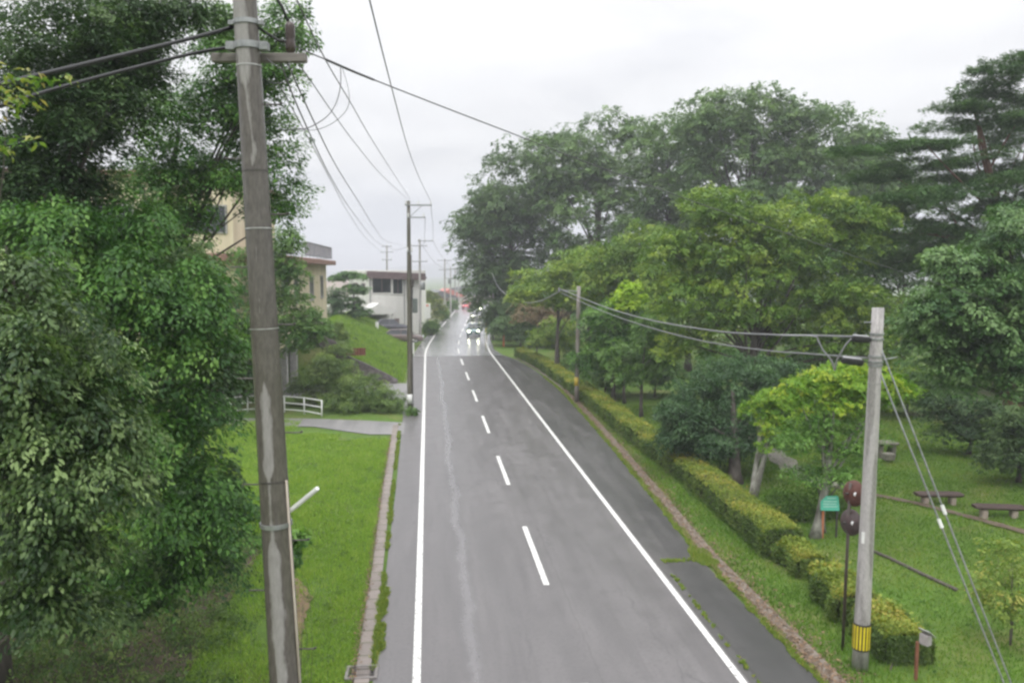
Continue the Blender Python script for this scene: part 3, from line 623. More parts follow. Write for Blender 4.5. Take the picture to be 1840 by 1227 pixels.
tree('glossy_tree', 'nearest tree at the left edge with pale glossy drooping leaves', gnd(-420, 9),
     [(40, 560, 8.8, 130, 65), (120, 640, 8.8, 130, 65), (60, 740, 8.3, 140, 80), (170, 760, 8.8, 80, 60), (100, 860, 8.3, 120, 75), (60, 960, 8.2, 110, 65), (140, 990, 8.5, 70, 55), (60, 1070, 8.4, 90, 45), (150, 1090, 8.8, 60, 30), (200, 860, 8.8, 50, 50), (20, 640, 8, 80, 80), (30, 480, 8.8, 60, 30)],
     LM['silvergreen'], 65, ncl=160, R0=.32, sprays=5, leaves=40, rs=.26, leaf=.056, trunk=.1, limbs=16, droop=1.15, tint=.30, tspread=.2, flat=.5, inner=.1, updir=1.0, sf=.2, fan=1, svar=.24)
tree('understory_tree', 'dark shaded tree low behind the glossy tree at the left edge', gnd(-220, 17),
     [(60, 1060, 13.5, 150, 90), (230, 1050, 14, 110, 60), (350, 900, 17, 70, 110), (120, 700, 17, 180, 140), (330, 680, 18, 100, 120), (180, 480, 18, 200, 100), (350, 560, 18.5, 50, 100)],
     LM['evergreen'], 67, ncl=190, R0=.6, sprays=12, leaves=15, rs=.3, leaf=.12, trunk=.14, limbs=14, droop=.6, tint=.6, inner=.1)
tree('cherry_tree', 'sparse sprigs of yellowing leaves reaching in at the upper left edge', gnd(-330, 5.2),
     [(60, 140, 5.2, 75, 10, 1), (20, 175, 5.2, 60, 14, 1), (130, 118, 5.3, 22, 5, .8), (10, 260, 5, 50, 20, 1), (60, 250, 5, 40, 8, .7), (-60, 200, 5, 60, 60, 1)],
     LM['sprig'], 66, ncl=34, R0=.05, sprays=2, leaves=5, rs=.07, leaf=.044, trunk=.07, limbs=8, droop=.5, tint=.45, tspread=.28, aspect=.42, fork=.8)
# shrubs along the drive on the left
tree('overgrown_shrub', 'tall overgrown green shrub left of the side road, nearer the cream building', G(590, 728),
     [(575, 680, 50, 50, 42), (610, 690, 50, 45, 45), (560, 700, 49, 45, 40), (600, 655, 51, 40, 25)], LM['shrub'], 71, ncl=80, R0=.6, sprays=10, leaves=18, rs=.34, leaf=.10, trunk=.07, limbs=12, stems=3, cat='bush', tint=.45)
tree('overgrown_shrub', 'low rounded shrub between the driveway and the brown roadside pole', G(660, 738),
     [(650, 705, 48, 50, 38), (690, 722, 47, 38, 24), (630, 725, 47, 55, 25), (715, 735, 46.5, 22, 14)], LM['shrub'], 72, ncl=80, R0=.5, sprays=10, leaves=18, rs=.3, leaf=.09, trunk=.06, limbs=12, stems=3, cat='bush', tint=.4)
tree('overgrown_shrub', 'shrubs spreading right along the cream building wall', gnd(600, 64), [(604, 605, 64, 18, 26), (598, 640, 60, 24, 22), (612, 655, 57, 20, 16)], LM['shrub'], 73, ncl=44, R0=.6, sprays=9, leaves=16, rs=.36, leaf=.13, trunk=.06, limbs=6, cat='bush', tint=.5)
tree('weed_clump', 'small leafy clump at the foot of the brown roadside pole', G(741, 748), [(741, 742, 45.5, 12, 9)], LM['green'], 74, ncl=8, R0=.2, sprays=8, leaves=12, rs=.15, leaf=.08, trunk=.02, limbs=3, cat='weeds', tint=.5)
tree('garden_pine', 'small layered pine between the cream building and the white house', gnd(635, 88), [(630, 495, 88, 26, 10), (640, 520, 88, 30, 12), (628, 545, 88, 34, 12), (648, 560, 88, 20, 12), (610, 500, 88, 14, 7)], LM['pine'], 75, ncl=44, R0=.7, sprays=9, leaves=14, rs=.4, leaf=.2, trunk=.14, limbs=14, flat=.4, tint=.5)
tree('round_bush', 'round clipped dark bush beside the small layered pine', gnd(602, 86), [(602, 535, 86, 17, 18), (603, 560, 86, 16, 20)], LM['camellia'], 76, ncl=24, R0=.6, sprays=9, leaves=14, rs=.35, leaf=.15, trunk=.1, limbs=6, cat='bush', tint=.6)
for i, (px, d, py, rx, ry, lab) in enumerate([(783, 118, 552, 17, 24, 'green garden tree beside the white roadside sign'), (768, 122, 535, 14, 14, 'pale green shrub top behind the third pole'),
        (813, 165, 548, 7, 11, 'dark rounded tree by the far left bend'), (796, 132, 565, 9, 12, 'low green bush along the far left road edge'), (775, 104, 590, 10, 14, 'dark green bush behind the white marker post')]):
    tree('garden_tree' if i != 3 and i != 4 else 'round_bush', lab, gnd(px, d), [(px, py, d, rx, ry)], LM['olive' if i < 2 else 'green'], 80 + i, ncl=18, R0=.8, sprays=8, leaves=12, rs=.45, leaf=.2, trunk=.1, limbs=5, cat='tree' if i < 3 else 'bush', tint=.55)
tree('vine', 'green creeper hanging beside the near pole above the verge', gnd(520, 10.5), [(525, 985, 10.3, 14, 40), (540, 965, 10.4, 16, 14)], LM['brightgreen'], 90, ncl=22, R0=.07, sprays=5, leaves=8, rs=.07, leaf=.06, trunk=.012, limbs=12, droop=.8, cat='plant', tint=.5)

# clipped hedge beside the road
def hedge(label, pts, w, h, n, seed, leaf=.07, name='clipped_hedge', topfrac=None, bulge=.05):
    rng = np.random.default_rng(seed); P = [Vector(p) for p in pts]; seg = [(b - a).length for a, b in zip(P[:-1], P[1:])]; L = sum(seg)
    root = empty(name, P[0], label, 'hedge'); cum = np.concatenate([[0], np.cumsum(seg)])
    def at_(s):
        i = min(len(seg) - 1, int(np.searchsorted(cum, s, 'right') - 1)); t = (s - cum[i]) / seg[i]; p = P[i].lerp(P[i + 1], t); d = (P[i + 1] - P[i]).normalized(); return p, Vector((-d.y, d.x, 0)) * -1, d
    dist0 = P[0].length
    out_ = {'t': [], 's': []}
    s_all = L * (rng.random(n) ** 1.5)
    for s in s_all:
        p, rt, d = at_(s); near = 1 + max(0, (s / L)) * 1.2
        in_ = 0.0; wav = bulge * (math.sin(s * 2.1) + math.sin(s * 5.3 + 1)) * .6
        hh = h * (1 + .06 * math.sin(s * 1.3)) ; u = rng.random() * (2 * hh + w)
        if u < hh: q = p + rt * (-wav + rng.normal() * .035) + Vector((0, 0, .06 + (u / hh) * (hh - .06))); nn = -rt + Vector((0, 0, .35)); key = 's'; q += rt * (.16 * max(0, (u / hh - .6) / .4) ** 2)
        elif u < hh + w: e_ = abs((u - hh) / w - .5) * 2; q = p + rt * (u - hh) + Vector((0, 0, hh - .14 * e_ ** 5 + wav * .5 + rng.normal() * .03 + (abs(rng.normal()) * .09 if rng.random() < .08 else 0))); nn = Vector((0, 0, 1)); key = 't'
        else: q = p + rt * (w + wav + rng.normal() * .035) + Vector((0, 0, (u - hh - w))); nn = rt; key = 's'; q -= rt * (.16 * max(0, ((u - hh - w) / hh - .6) / .4) ** 2)
        if key == 's' and q.z > hh - .07: key = 't' if rng.random() < .6 else 's'
        out_[key].append((q, nn, leaf * near))
    p, rt, d = at_(0)
    for k in range(int(n * w * h / (L * (2 * h + w)) * 3)):
        out_['s'].append((p + rt * rng.random() * w + Vector((0, 0, rng.random() * h)) - d * abs(rng.normal()) * .04, -d + Vector((0, 0, .3)), leaf))
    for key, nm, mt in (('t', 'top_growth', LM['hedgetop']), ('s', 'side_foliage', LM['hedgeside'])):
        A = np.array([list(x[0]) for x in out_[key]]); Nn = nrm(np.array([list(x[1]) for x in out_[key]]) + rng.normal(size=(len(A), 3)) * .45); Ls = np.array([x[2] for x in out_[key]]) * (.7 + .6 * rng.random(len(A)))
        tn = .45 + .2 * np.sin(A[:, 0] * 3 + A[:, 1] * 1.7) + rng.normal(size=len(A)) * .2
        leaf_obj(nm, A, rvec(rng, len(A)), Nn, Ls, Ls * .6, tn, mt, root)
    m = MB()
    for i in range(len(P) - 1):
        a, b = P[i], P[i + 1]; d = (b - a).normalized(); rt = Vector((d.y, -d.x, 0)); i0 = .15
        a2 = a + d * (.06 if i == 0 else 0)
        vs = [a2 + rt * i0, a2 + rt * (w - i0), b + rt * (w - i0), b + rt * i0]; m.add(vs + [v + Vector((0, 0, h - .17)) for v in vs], [(0, 3, 2, 1), (4, 5, 6, 7), (0, 1, 5, 4), (1, 2, 6, 5), (2, 3, 7, 6), (3, 0, 4, 7)])
    m.ob('branches', vary('hedge_inside', (.02, .026, .012), (.05, .055, .02), 8, .9), root)
    return root
hp = [G(x, y, 0) for x, y in [(1372, 1000), (1300, 935), (1215, 862), (1130, 795), (1062, 736), (1003, 690), (962, 660), (925, 641)]]
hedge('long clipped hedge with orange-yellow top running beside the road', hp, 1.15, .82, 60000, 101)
hedge('short low yellow-green shrub just past the end of the long hedge', [G(1437, 1036), G(1398, 1004)], .75, .5, 5000, 102, leaf=.06, name='clipped_shrub', bulge=.2)
hedge('uneven dark-sided clipped shrub left of the thin mirror post', [G(1508, 1118), G(1448, 1050)], .9, .62, 9000, 103, leaf=.06, name='clipped_shrub', bulge=.22)
hedge('square clipped shrub behind the foot of the pale pole', [G(1592, 1192), G(1530, 1128)], .9, .62, 8000, 104, leaf=.055, name='clipped_shrub', bulge=.16)
tree('weed_clump', 'tall loose weeds in front of the square clipped shrub beside the pale pole', G(1600, 1205), [(1600, 1165, 16.8, 26, 30), (1630, 1150, 17, 16, 26)], LM['green'], 111, ncl=16, R0=.14, sprays=7, leaves=9, rs=.12, leaf=.07, trunk=.015, stems=3, limbs=12, cat='weeds', tint=.5, fork=.1, droop=.8)
tree('round_bush', 'low clipped mound of azalea under the leaning cherry tree', G(1445, 930), [(1440, 908, 27.3, 82, 30, 1, .55)], LM['lawn'], 120, ncl=110, R0=.3, sprays=9, leaves=20, rs=.2, leaf=.06, trunk=.05, limbs=6, cat='bush', tint=.12, tspread=.06, flat=.6, inner=.7, fan=0)

# grass, weeds, litter
def blades(name, X, Y, h, wd, mt, seed, tint, label=None, keep=None, lean=.35, zoff=0.0):
    rng = np.random.default_rng(seed); n = len(X); P = np.stack([X, Y, zground(X, Y) + zoff], 1)
    D = nrm(np.stack([rng.normal(size=n) * lean, rng.normal(size=n) * lean, np.ones(n)], 1)); Nn = rvec(rng, n); Nn[:, 2] = .2
    o = leaf_obj(name, P, D, Nn, h, wd, tint, mt, tri=True); tag(o, kind='stuff'); return o
def pat(X, Y): return .5 + .14 * np.sin(X * 7.3 + 3 * np.sin(Y * 2.9)) * np.sin(Y * 5.1 + X) + .22 * np.sin(X * 1.1 + Y * .5) * np.sin(Y * .9 - X * .4) + .18 * np.sin(X * 3.1 + 2 * np.sin(Y * 1.7))
ribbon('bare_soil', [G(525, 1040), G(548, 1075), G(535, 1110), G(525, 1160)], .42, vary('bare_earth', (.13, .095, .05), (.22, .15, .085), 5, .95), .03)
ribbon('bare_soil', [G(1600, 945), G(1660, 985), G(1740, 1000)], .5, dirt, -.012)
rng = np.random.default_rng(5)
n = 190000; Y = 11 + 34 * rng.random(n) ** 1.35; X = -1.6 - 9.5 * rng.random(n) ** 1.2; gx = np.array([gl(y) for y in Y])
k = (X < gx - .04) & ~((Y > 39.4) & (X > -4.5)) & ~((Y > 41) & (X > -7)); k &= (X > -5.1 - (Y > 24) * 9) | (rng.random(n) < .12); bare = (np.exp(-((X + 3.6) ** 2 / .5 + (Y - 18.6) ** 2 / 2.2)) > rng.random(n) * .9) | (np.exp(-((X + 3.0) ** 2 / .2 + (Y - 20.8) ** 2 / 1.2)) > rng.random(n) * 1.2); k &= ~bare
X, Y = X[k], Y[k]; n = len(X); tuft = np.clip(pat(X, Y), 0, 1.2)
blades('verge_grass', X, Y, (.05 + .24 * tuft ** 1.5 * rng.random(n)) * np.where(Y > 25, 1.15, 1), .014 + .00085 * Y, LM['grass'], 6, .35 + .35 * tuft + rng.normal(size=n) * .18)
n = 200000; Y = 12 + 36 * rng.random(n) ** 1.3; X = 8.0 + 20 * rng.random(n); re = np.array([rightedge(y) for y in Y])
k = (X > re + .62); X, Y = X[k], Y[k]; n = len(X); p_ = pat(X * .6, Y * .6)
blades('lawn_grass', X, Y, .035 + .075 * rng.random(n) + np.where(X < 9.6, .05, 0), .014 + .0009 * Y, LM['lawn'], 7, .42 + .75 * (p_ - .5) + rng.normal(size=n) * .2)
n = 60000; Y = 60 + 40 * rng.random(n); X = offs(Y) - 1.9 - 8 * rng.random(n); 
blades('bank_grass', X, Y, .15 + .35 * rng.random(n), np.full(n, .09), LM['grass'], 8, .45 + .4 * (pat(X * .5, Y * .5) - .5) + rng.normal(size=n) * .2)
# weeds in the joint between gutter and asphalt (left) and along the shoulder edge (right)
def tufts(name, cs, mt, seed, per=26, r=.06, h=.09):
    rng = np.random.default_rng(seed); X = []; Y = []; Z = []
    for (x, y, s) in cs:
        m_ = int(per * s * s + 6); a = rng.random(m_) * 6.28; q = r * s * np.sqrt(rng.random(m_)); X.append(x + q * np.cos(a) * .8); Y.append(y + q * np.sin(a) * 1.8)
    X = np.concatenate(X); Y = np.concatenate(Y); n = len(X)
    return blades(name, X, Y, h * (.6 + .8 * rng.random(n)), .02 + .0008 * Y, mt, seed + 1, .35 + rng.normal(size=n) * .25, lean=.8, zoff=.035)
rg = random.Random(4); cs = []
y = 15.8
while y < 43:
    dens = 1 if math.sin(y * 1.9) + math.sin(y * .7 + 1) > -.7 else .0
    if dens: cs.append((gl(y) + .36 + rg.uniform(-.03, .05), y, rg.uniform(.5, 1.5)))
    y += rg.uniform(.06, .26)
for _ in range(50): y = rg.uniform(17, 20.5); cs.append((gl(y) + .38 + rg.uniform(-.05, .1), y, rg.uniform(1, 2)))
tufts('gutter_weeds', cs, LM['weed'], 140)
cs = []; y = 13.
while y < 62:
    cs.append((rightedge(y) + .1 + rg.uniform(-.08, .1), y, rg.uniform(.7, 2.0))); y += rg.uniform(.05, .2)
for _ in range(34): cs.append((rg.uniform(6.6, 7.75), 21.65 + rg.uniform(-.07, .07), rg.uniform(.5, 1.1)))
for _ in range(60): cs.append((7.85 + rg.uniform(-.2, .3), 21.9 + rg.uniform(-.7, .6), rg.uniform(1, 2.2)))
for _ in range(60): y = rg.uniform(13, 21); cs.append((6.58 + rg.uniform(-.03, .05), y, rg.uniform(.3, .8)))
tufts('shoulder_weeds', cs, LM['weed'], 150, h=.07)
rng = np.random.default_rng(9); n = 9000; Y = 13 + 42 * rng.random(n) ** 1.4; re = np.array([rightedge(y) for y in Y]); X = re + .1 + .9 * np.abs(rng.normal(size=n)) * .5
P = np.stack([X, Y, zground(X, Y) + .055 + .02 * rng.random(n)], 1); Nn = np.tile([0, 0, 1.], (n, 1)) + rng.normal(size=(n, 3)) * .3
D = rvec(rng, n); D[:, 2] *= .2; L = .03 + .05 * rng.random(n) + .0006 * Y
tag(leaf_obj('fallen_leaves', P, D, Nn, L, L * .6, rng.random(n), LM['litter']), kind='stuff')
n = 1500; Y = 14 + 26 * rng.random(n); X = np.array([gl(y) for y in Y]) - .03 + rng.normal(size=n) * .05; P = np.stack([X, Y, np.full(n, .06)], 1); D = rvec(rng, n); D[:, 2] *= .2; L = .03 + .05 * rng.random(n)
tag(leaf_obj('fallen_leaves', P, D, np.tile([0, 0, 1.], (n, 1)) + rng.normal(size=(n, 3)) * .3, L, L * .6, rng.random(n), LM['litter']), kind='stuff')
for nm, n, xa, xb, ya, yb, mt_, sd_ in (('verge_weeds', 420, -7.5, -1.9, 13, 40, 'shrub', 31), ('lawn_weeds', 420, 9.3, 25, 14, 40, 'green', 32), ('bank_weeds', 260, -9, -2.2, 60.5, 96, 'shrub', 33)):
    rg_ = np.random.default_rng(sd_); X = xa + (xb - xa) * rg_.random(n); Y = ya + (yb - ya) * rg_.random(n) ** 1.3
    C = np.stack([X, Y, zground(X, Y) + .02], 1)
    tag(leaf_obj(nm, *make_leaves(rg_, C, (.07 + .12 * rg_.random(n)) * (3 if sd_ == 33 else 1), .35 + rg_.normal(size=n) * .3, 4, 7 if sd_ < 33 else 16, .1 if sd_ < 33 else .32, {31: .06, 32: .045, 33: .16}[sd_], .5, .3), LM[mt_]), kind='stuff')
# undergrowth below the left trees
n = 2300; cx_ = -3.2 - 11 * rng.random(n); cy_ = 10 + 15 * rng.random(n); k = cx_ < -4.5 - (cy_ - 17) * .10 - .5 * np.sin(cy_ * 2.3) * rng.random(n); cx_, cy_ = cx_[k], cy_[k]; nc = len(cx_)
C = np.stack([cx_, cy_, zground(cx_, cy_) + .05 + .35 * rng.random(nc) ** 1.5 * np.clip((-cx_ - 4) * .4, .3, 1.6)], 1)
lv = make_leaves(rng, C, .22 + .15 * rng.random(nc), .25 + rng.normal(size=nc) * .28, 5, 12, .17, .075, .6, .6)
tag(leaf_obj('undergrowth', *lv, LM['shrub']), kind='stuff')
# ------------------------------------------------------------------ poles and lines
def shaft_pts(a, b, n=2): return [a.lerp(b, i / (n - 1)) for i in range(n)]
def ins_prof(h, r): return [(r * .5, 0), (r, h * .15), (r * .6, h * .3), (r, h * .45), (r * .6, h * .6), (r, h * .75), (r * .5, h * .9), (r * .25, h), (0, h)]
X3 = Matrix.Identity(3)
def along(d, up=Vector((0, 0, 1))):
    x = Vector(d).normalized(); z = (up - x * up.dot(x)).normalized(); y = z.cross(x); return Matrix((x, y, z)).transposed()
def near_pole():
    b = gnd(512, 9.0); b.z = -.05; D0 = 9.0
    top = V(431, -150, D0 + .02)
    r = empty('utility_pole', b, 'near wet concrete pole with brown streaks, crossarm and steel bands', 'utility pole')
    ax = (top - b); H = ax.length; ax.normalize()
    def on(py):     # axis point seen at photo row py
        lo, hi = 0., H
        for _ in range(40):
            m = (lo + hi) / 2; p = b + ax * m; z = (p - Vector((0, 0, CAM_H))); f = z.dot(FWD); u = p.z - CAM_H
            v = 613.5 - F * (u * _cp + f * _sp) / (f * _cp - u * _sp)
            if v > py: lo = m
            else: hi = m
        return b + ax * lo, lo
    def rad(s): return .205 - .0068 * s
    m = MB(); m.tube(shaft_pts(b, top, 14), [rad(H * i / 13) for i in range(14)], 28); m.ob('shaft', pole_near, r, smooth=True)
    def ring(py, h, extra, mt, name='band', tilt=0):
        p, s = on(py); q = MB(); R_ = rad(s)
        q.lathe(p, [(R_ + .0005, -h / 2), (R_ + extra, -h / 2), (R_ + extra, h / 2), (R_ + .0005, h / 2)], ax, 28); q.ob(name, mt, r, smooth=True, sharp=40); return p, R_
    thin = vary('steel_strap', (.35, .35, .34), (.6, .6, .58), 15, .35, metal=.6)
    for py in (120, 411, 590): ring(py, .012, .006, thin, 'strap')
    for py in (308, 862): ring(py, .02, .003, dark_steel, 'joint_ring')
    ring(940, .05, .016, galv); p, R_ = ring(42, .05, .014, galv); p2, R2 = ring(84, .07, .018, galv)
    # clamp ears
    for pp, RR, sz in ((p2, R2 + .05, (.10, .10, .09)), (p, R_ + .03, (.07, .06, .05))):
        for q in (-1, 1): m = MB(); m.box(pp + RGT * q * RR, sz, along(RGT), .006); m.ob('clamp', galv, r)
    
    # crossarm stands in front of the camera-far side of the shaft
    c, s = on(97); fr = FWD * (R2 + .05)
    a0 = c + fr - RGT * .46; a1 = c + fr + RGT * .60
    m = MB(); m.box((a0 + a1) / 2, ((a1 - a0).length, .09, .095), along(RGT), .008); m.ob('crossarm', vary('arm_wood', (.13, .115, .105), (.22, .20, .185), 6, .7, stretch=(.5, 4, 4)), r)
    ii = c + fr + RGT * .42 + Vector((0, 0, .05)); m = MB(); m.lathe(ii, [(.03, 0), (.055, .03), (.055, .12), (.045, .15), (.055, .18), (.055, .3), (.04, .34), (0, .35)], n=14); m.ob('insulator', porcelain, r, smooth=True)
    m = MB(); m.tube([ii + Vector((0, 0, .12)), ii - RGT * .13 + Vector((0, 0, .14)), on(50)[0] + RGT * R_], .016, 6); m.tube([ii + Vector((0, 0, .3)), ii - RGT * .08 + Vector((0, 0, .5)), on(0)[0] + RGT * .17 + Vector((0, 0, .3)), on(-60)[0] + RGT * .17], .018, 6); m.ob('jumper_cable', rubber, r, smooth=True)
    for py in (188, 385, 583, 777, 970, 1165):
        q, s = on(py); m = MB(); m.tube([q + RGT * rad(s) * .8, q + RGT * (rad(s) + .19)], .009, 6); m.tube([q + RGT * (rad(s) + .19), q + RGT * (rad(s) + .2) + Vector((0, 0, .02))], .014, 6); m.ob('step_bolt', dark_steel, r)
    for py in (285, 480, 680, 870, 1060):
        q, s = on(py); m = MB(); m.tube([q - RGT * rad(s) * .8, q - RGT * (rad(s) + .19)], .009, 6); m.ob('step_bolt', dark_steel, r)
    q, s = on(918); e0 = q + RGT * (rad(s) + .0); e1 = V(571, 877, 8.75)
    m = MB(); d = (e1 - e0); m.box((e0 + e1) / 2, (d.length, .05, .045), along(d), .008); m.ob('marker_arm', white_paint, r)
    m = MB(); cc = bz(on(105)[0] + RGT * .2, on(150)[0] + RGT * .5 - FWD * .1, on(105)[0] + RGT * .42 + FWD * .1, 9); m.tube(cc, .005, 5)
    cc = bz(on(145)[0] + RGT * .18, on(165)[0] + RGT * .42, on(112)[0] + RGT * .46 + FWD * .15, 9); m.tube(cc, .005, 5); m.ob('lead_wire', cablem, r)
    # riser pipe on the right flank
    m = MB(); m.tube([on(860)[0] + RGT * (rad(3) - .02) - FWD * .06, on(1400)[0] + RGT * (rad(1) - .0) - FWD * .06], .014, 6); m.ob('ground_wire_cover', vary('pvc_cover', (.35, .3, .24), (.45, .4, .33), 4, .5), r, smooth=True)
near_pole()

def side_pole(label, px, d, pytop, pybase=None, rr=(.17, .1), arms=(), mt=pole_brown, extras=None, name='utility_pole', group='poles along the left side of the road', lean=0):
    b = gnd(px, d); b.z = gz(b.x, b.y) - .05; top = V(px + lean, pytop, d)
    r = empty(name, b, label, 'utility pole', group)
    m = MB(); m.tube(shaft_pts(b, top, 8), [rr[0] + (rr[1] - rr[0]) * i / 7 for i in range(8)], 14); m.ob('shaft', mt, r, smooth=True)
    for (py, l, rgt, h) in arms:
        z = V(px, py, d).z; t_ = (z - b.z) / (top.z - b.z); c = b.lerp(top, t_) - Vector((0, .14, 0))
        a0 = c - Vector((l, 0, 0)); a1 = c + Vector((rgt, 0, 0)); m = MB(); m.box((a0 + a1) / 2, ((a1 - a0).length, .08, h), None, .01); ao = m.ob('crossarm', galv, r)
        k = max(1, int((l + rgt) / .7)); 
        for i in range(k + 1):
            q = a0.lerp(a1, (i + .1) / (k + .2)); m = MB(); m.lathe(q + Vector((0, 0, h / 2)), ins_prof(.22, .05), n=8); m.ob('insulator', white_paint, ao, smooth=True)
        if rgt > 1:
            m = MB(); m.tube([c + Vector((.8, 0, 0)), c + Vector((0, 0, -.75))], .02, 5); m.ob('brace', galv, r)
    return r, b, top
rP, bP, tP = side_pole('brown concrete roadside pole with one-sided crossarm, nearest of the far left row', 734, 46.6, 361, arms=[(369, .22, 1.35, .08), (391, .1, .95, .07), (452, .1, .2, .05)])
m = MB(); m.tube([bP.lerp(tP, t_) + Vector((.17 - .06 * t_, -.07, 0)) for t_ in (.03, .3, .6, .75)], .035, 6); m.ob('cable_riser', dark_steel, rP, smooth=True)
m = MB(); m.box(bP.lerp(tP, .62) + Vector((.2, -.05, 0)), (.16, .16, .5), None, .02); m.ob('junction_box', dark_steel, rP)
m = MB(); m.lathe(bP, [(.178, .6), (.182, .6), (.18, 1.15), (.176, 1.15)], n=14); m.ob('marker_band', white_paint, rP, smooth=True)
m = MB(); m.box(bP.lerp(tP, .52) + Vector((.33, .15, -.1)), (.3, .3, .85), None, .04); m.ob('equipment_box', vary('green_grey_box', (.10, .12, .11), (.14, .16, .15), 3, .5), rP)
r3, b3, t3 = side_pole('second pole of the far left row carrying a transformer', 754, 94, 430, arms=[(433, .25, 1.6, .09), (442, 1.0, .9, .09), (470, .9, .9, .09)], rr=(.18, .12), mt=pole_grey)
m = MB(); m.lathe(V(759, 521, 94), [(0, 0), (.3, 0), (.33, .05), (.33, .85), (.28, .92), (0, .95)], n=12); m.ob('transformer', galv, r3, smooth=True, sharp=40)
side_pole('thin pole rising behind the flat-roofed white house', 695, 112, 441, arms=[(443, .7, .7, .09), (453, .9, .9, .09), (467, .7, .7, .09)], rr=(.17, .11), mt=pole_grey)
for px, d, py, lab in [(799, 132, 465, 'third pole of the far left row with two crossarms'), (809.5, 152, 480, 'fourth pole of the far left row with a small transformer'), (817.5, 172, 481, 'fifth pole of the far left row near the crest'), (824, 205, 500, 'last and smallest pole of the far left row beyond the crest')]:
    r_, b_, t_ = side_pole(lab, px, d, py, arms=[(py + 3, 1.2, 1.2, .1), (py + 20, 1.0, 1.0, .1)], rr=(.17, .11), mt=pole_grey)
    if d == 152: m = MB(); m.lathe(V(808, 510, d), [(0, 0), (.35, 0), (.35, .9), (0, .95)], n=10); m.ob('transformer', galv, r_, smooth=True, sharp=40)
side_pole('pale pole half hidden in the tall tree by the right verge', 886, 96.5, 486, arms=[(489, .4, .1, .08)], rr=(.13, .09), mt=pole_grey, group='telephone poles on the right side')

# far right telephone pole
TG = 'telephone poles on the right side'
bB = G(1036, 722); tB = V(1040, 514, bB.dot(FWD))
rB = empty('telephone_pole', bB, 'brown telephone pole with yellow band standing in the far hedge', 'utility pole', TG)
m = MB(); m.tube(shaft_pts(bB, tB, 7), [.15 - .035 * i / 6 for i in range(7)], 14); m.ob('shaft', polemat('aged_pole', (.17, .15, .13), (.30, .27, .25), seed=4.4), rB, smooth=True)
m = MB(); m.lathe(bB, [(.148, 1.05), (.155, 1.05), (.152, 1.6), (.145, 1.6)], n=14); m.ob('guard_band', vary('yellow_band', (.5, .36, .04), (.62, .46, .08), 5, .5), rB, smooth=True)
dB = bB.dot(FWD); aE = V(1005, 521, dB - .6); m = MB(); m.tube([V(1040, 524, dB), aE], .035, 6); m.tube([V(1040, 531, dB), aE], .02, 5); m.ob('arm', galv, rB)
m = MB(); m.box(aE, (.12, .12, .28), None, .02); m.ob('cable_clamp', galv, rB)

# near right pole
bR = G(1545, 1198); dR = bR.dot(FWD); tR = V(1578, 553, dR); bR0 = bR - Vector((0, 0, .05))
rR = empty('telephone_pole', bR0, 'pale grey telephone pole with yellow and black guard at the lower right', 'utility pole', TG)
axR = (tR - bR0).normalized(); HR = (tR - bR0).length
def onR(py):
    lo, hi = 0., HR
    for _ in range(40):
        m_ = (lo + hi) / 2; p = bR0 + axR * m_; f = p.dot(FWD); u = p.z - CAM_H; v = 613.5 - F * (u * _cp + f * _sp) / (f * _cp - u * _sp)
        if v > py: lo = m_
        else: hi = m_
    return bR0 + axR * lo, .165 - .0065 * lo
m = MB(); m.tube(shaft_pts(bR0, tR, 10), [.165 - .0065 * HR * i / 9 for i in range(10)], 24); m.ob('shaft', pole_grey, rR, smooth=True)
g0, ra = onR(1165); g1, _ = onR(1118); Hg = (g1 - g0).length
gy_ = vary('guard_yellow', (.62, .50, .02), (.75, .62, .03), 6, .4); gk = mat('guard_black', (.03, .03, .025), .4)
m = MB(); m.lathe(g0, [(ra + .001, 0), (ra + .01, 0), (ra + .008, Hg), (ra, Hg)], axR, 24); gu = m.ob('guard', gk, rR, smooth=True, sharp=40)
m = MB(); A = axR.cross(Vector((0, 0, 1)) if abs(axR.z) < .9 else Vector((1, 0, 0))).normalized(); Q = axR.cross(A)
for k in range(16):
    a0, a1 = 2 * math.pi * (k + .12) / 16, 2 * math.pi * (k + .70) / 16; vs = []
    for h in (.035, Hg - .03):
        for j in range(4):
            an = a0 + (a1 - a0) * j / 3; vs.append(g0 + axR * h + (A * math.cos(an) + Q * math.sin(an)) * (ra + .0135))
    m.add(vs, [(j, j + 1, j + 5, j + 4) for j in range(3)])
m.ob('guard_stripes', gy_, gu)
for py in (600, 609, 640, 650, 656):
    p, q = onR(py); m = MB(); m.lathe(p, [(q, -.02), (q + .02, -.02), (q + .02, .02), (q, .02)], axR, 20); m.ob('band', galv, rR, smooth=True, sharp=40)
p, q = onR(688); m = MB(); m.lathe(p, [(q, -.01), (q + .006, -.01), (q + .005, .01), (q, .01)], axR, 20); m.ob('joint_ring', conc, rR, smooth=True)
p, q = onR(963); m = MB(); m.box(p - RGT * (q - .03) - FWD * .1, (.06, .012, .24), along(RGT + FWD * -.4)); m.ob('number_plate', white_paint, rR)
p, q = onR(579); m = MB(); m.tube([p, p - RGT * .28 - FWD * .02], .012, 6); m.tube([onR(648)[0], V(1612, 642, dR)], .012, 6); m.ob('step_bolt', galv, rR)

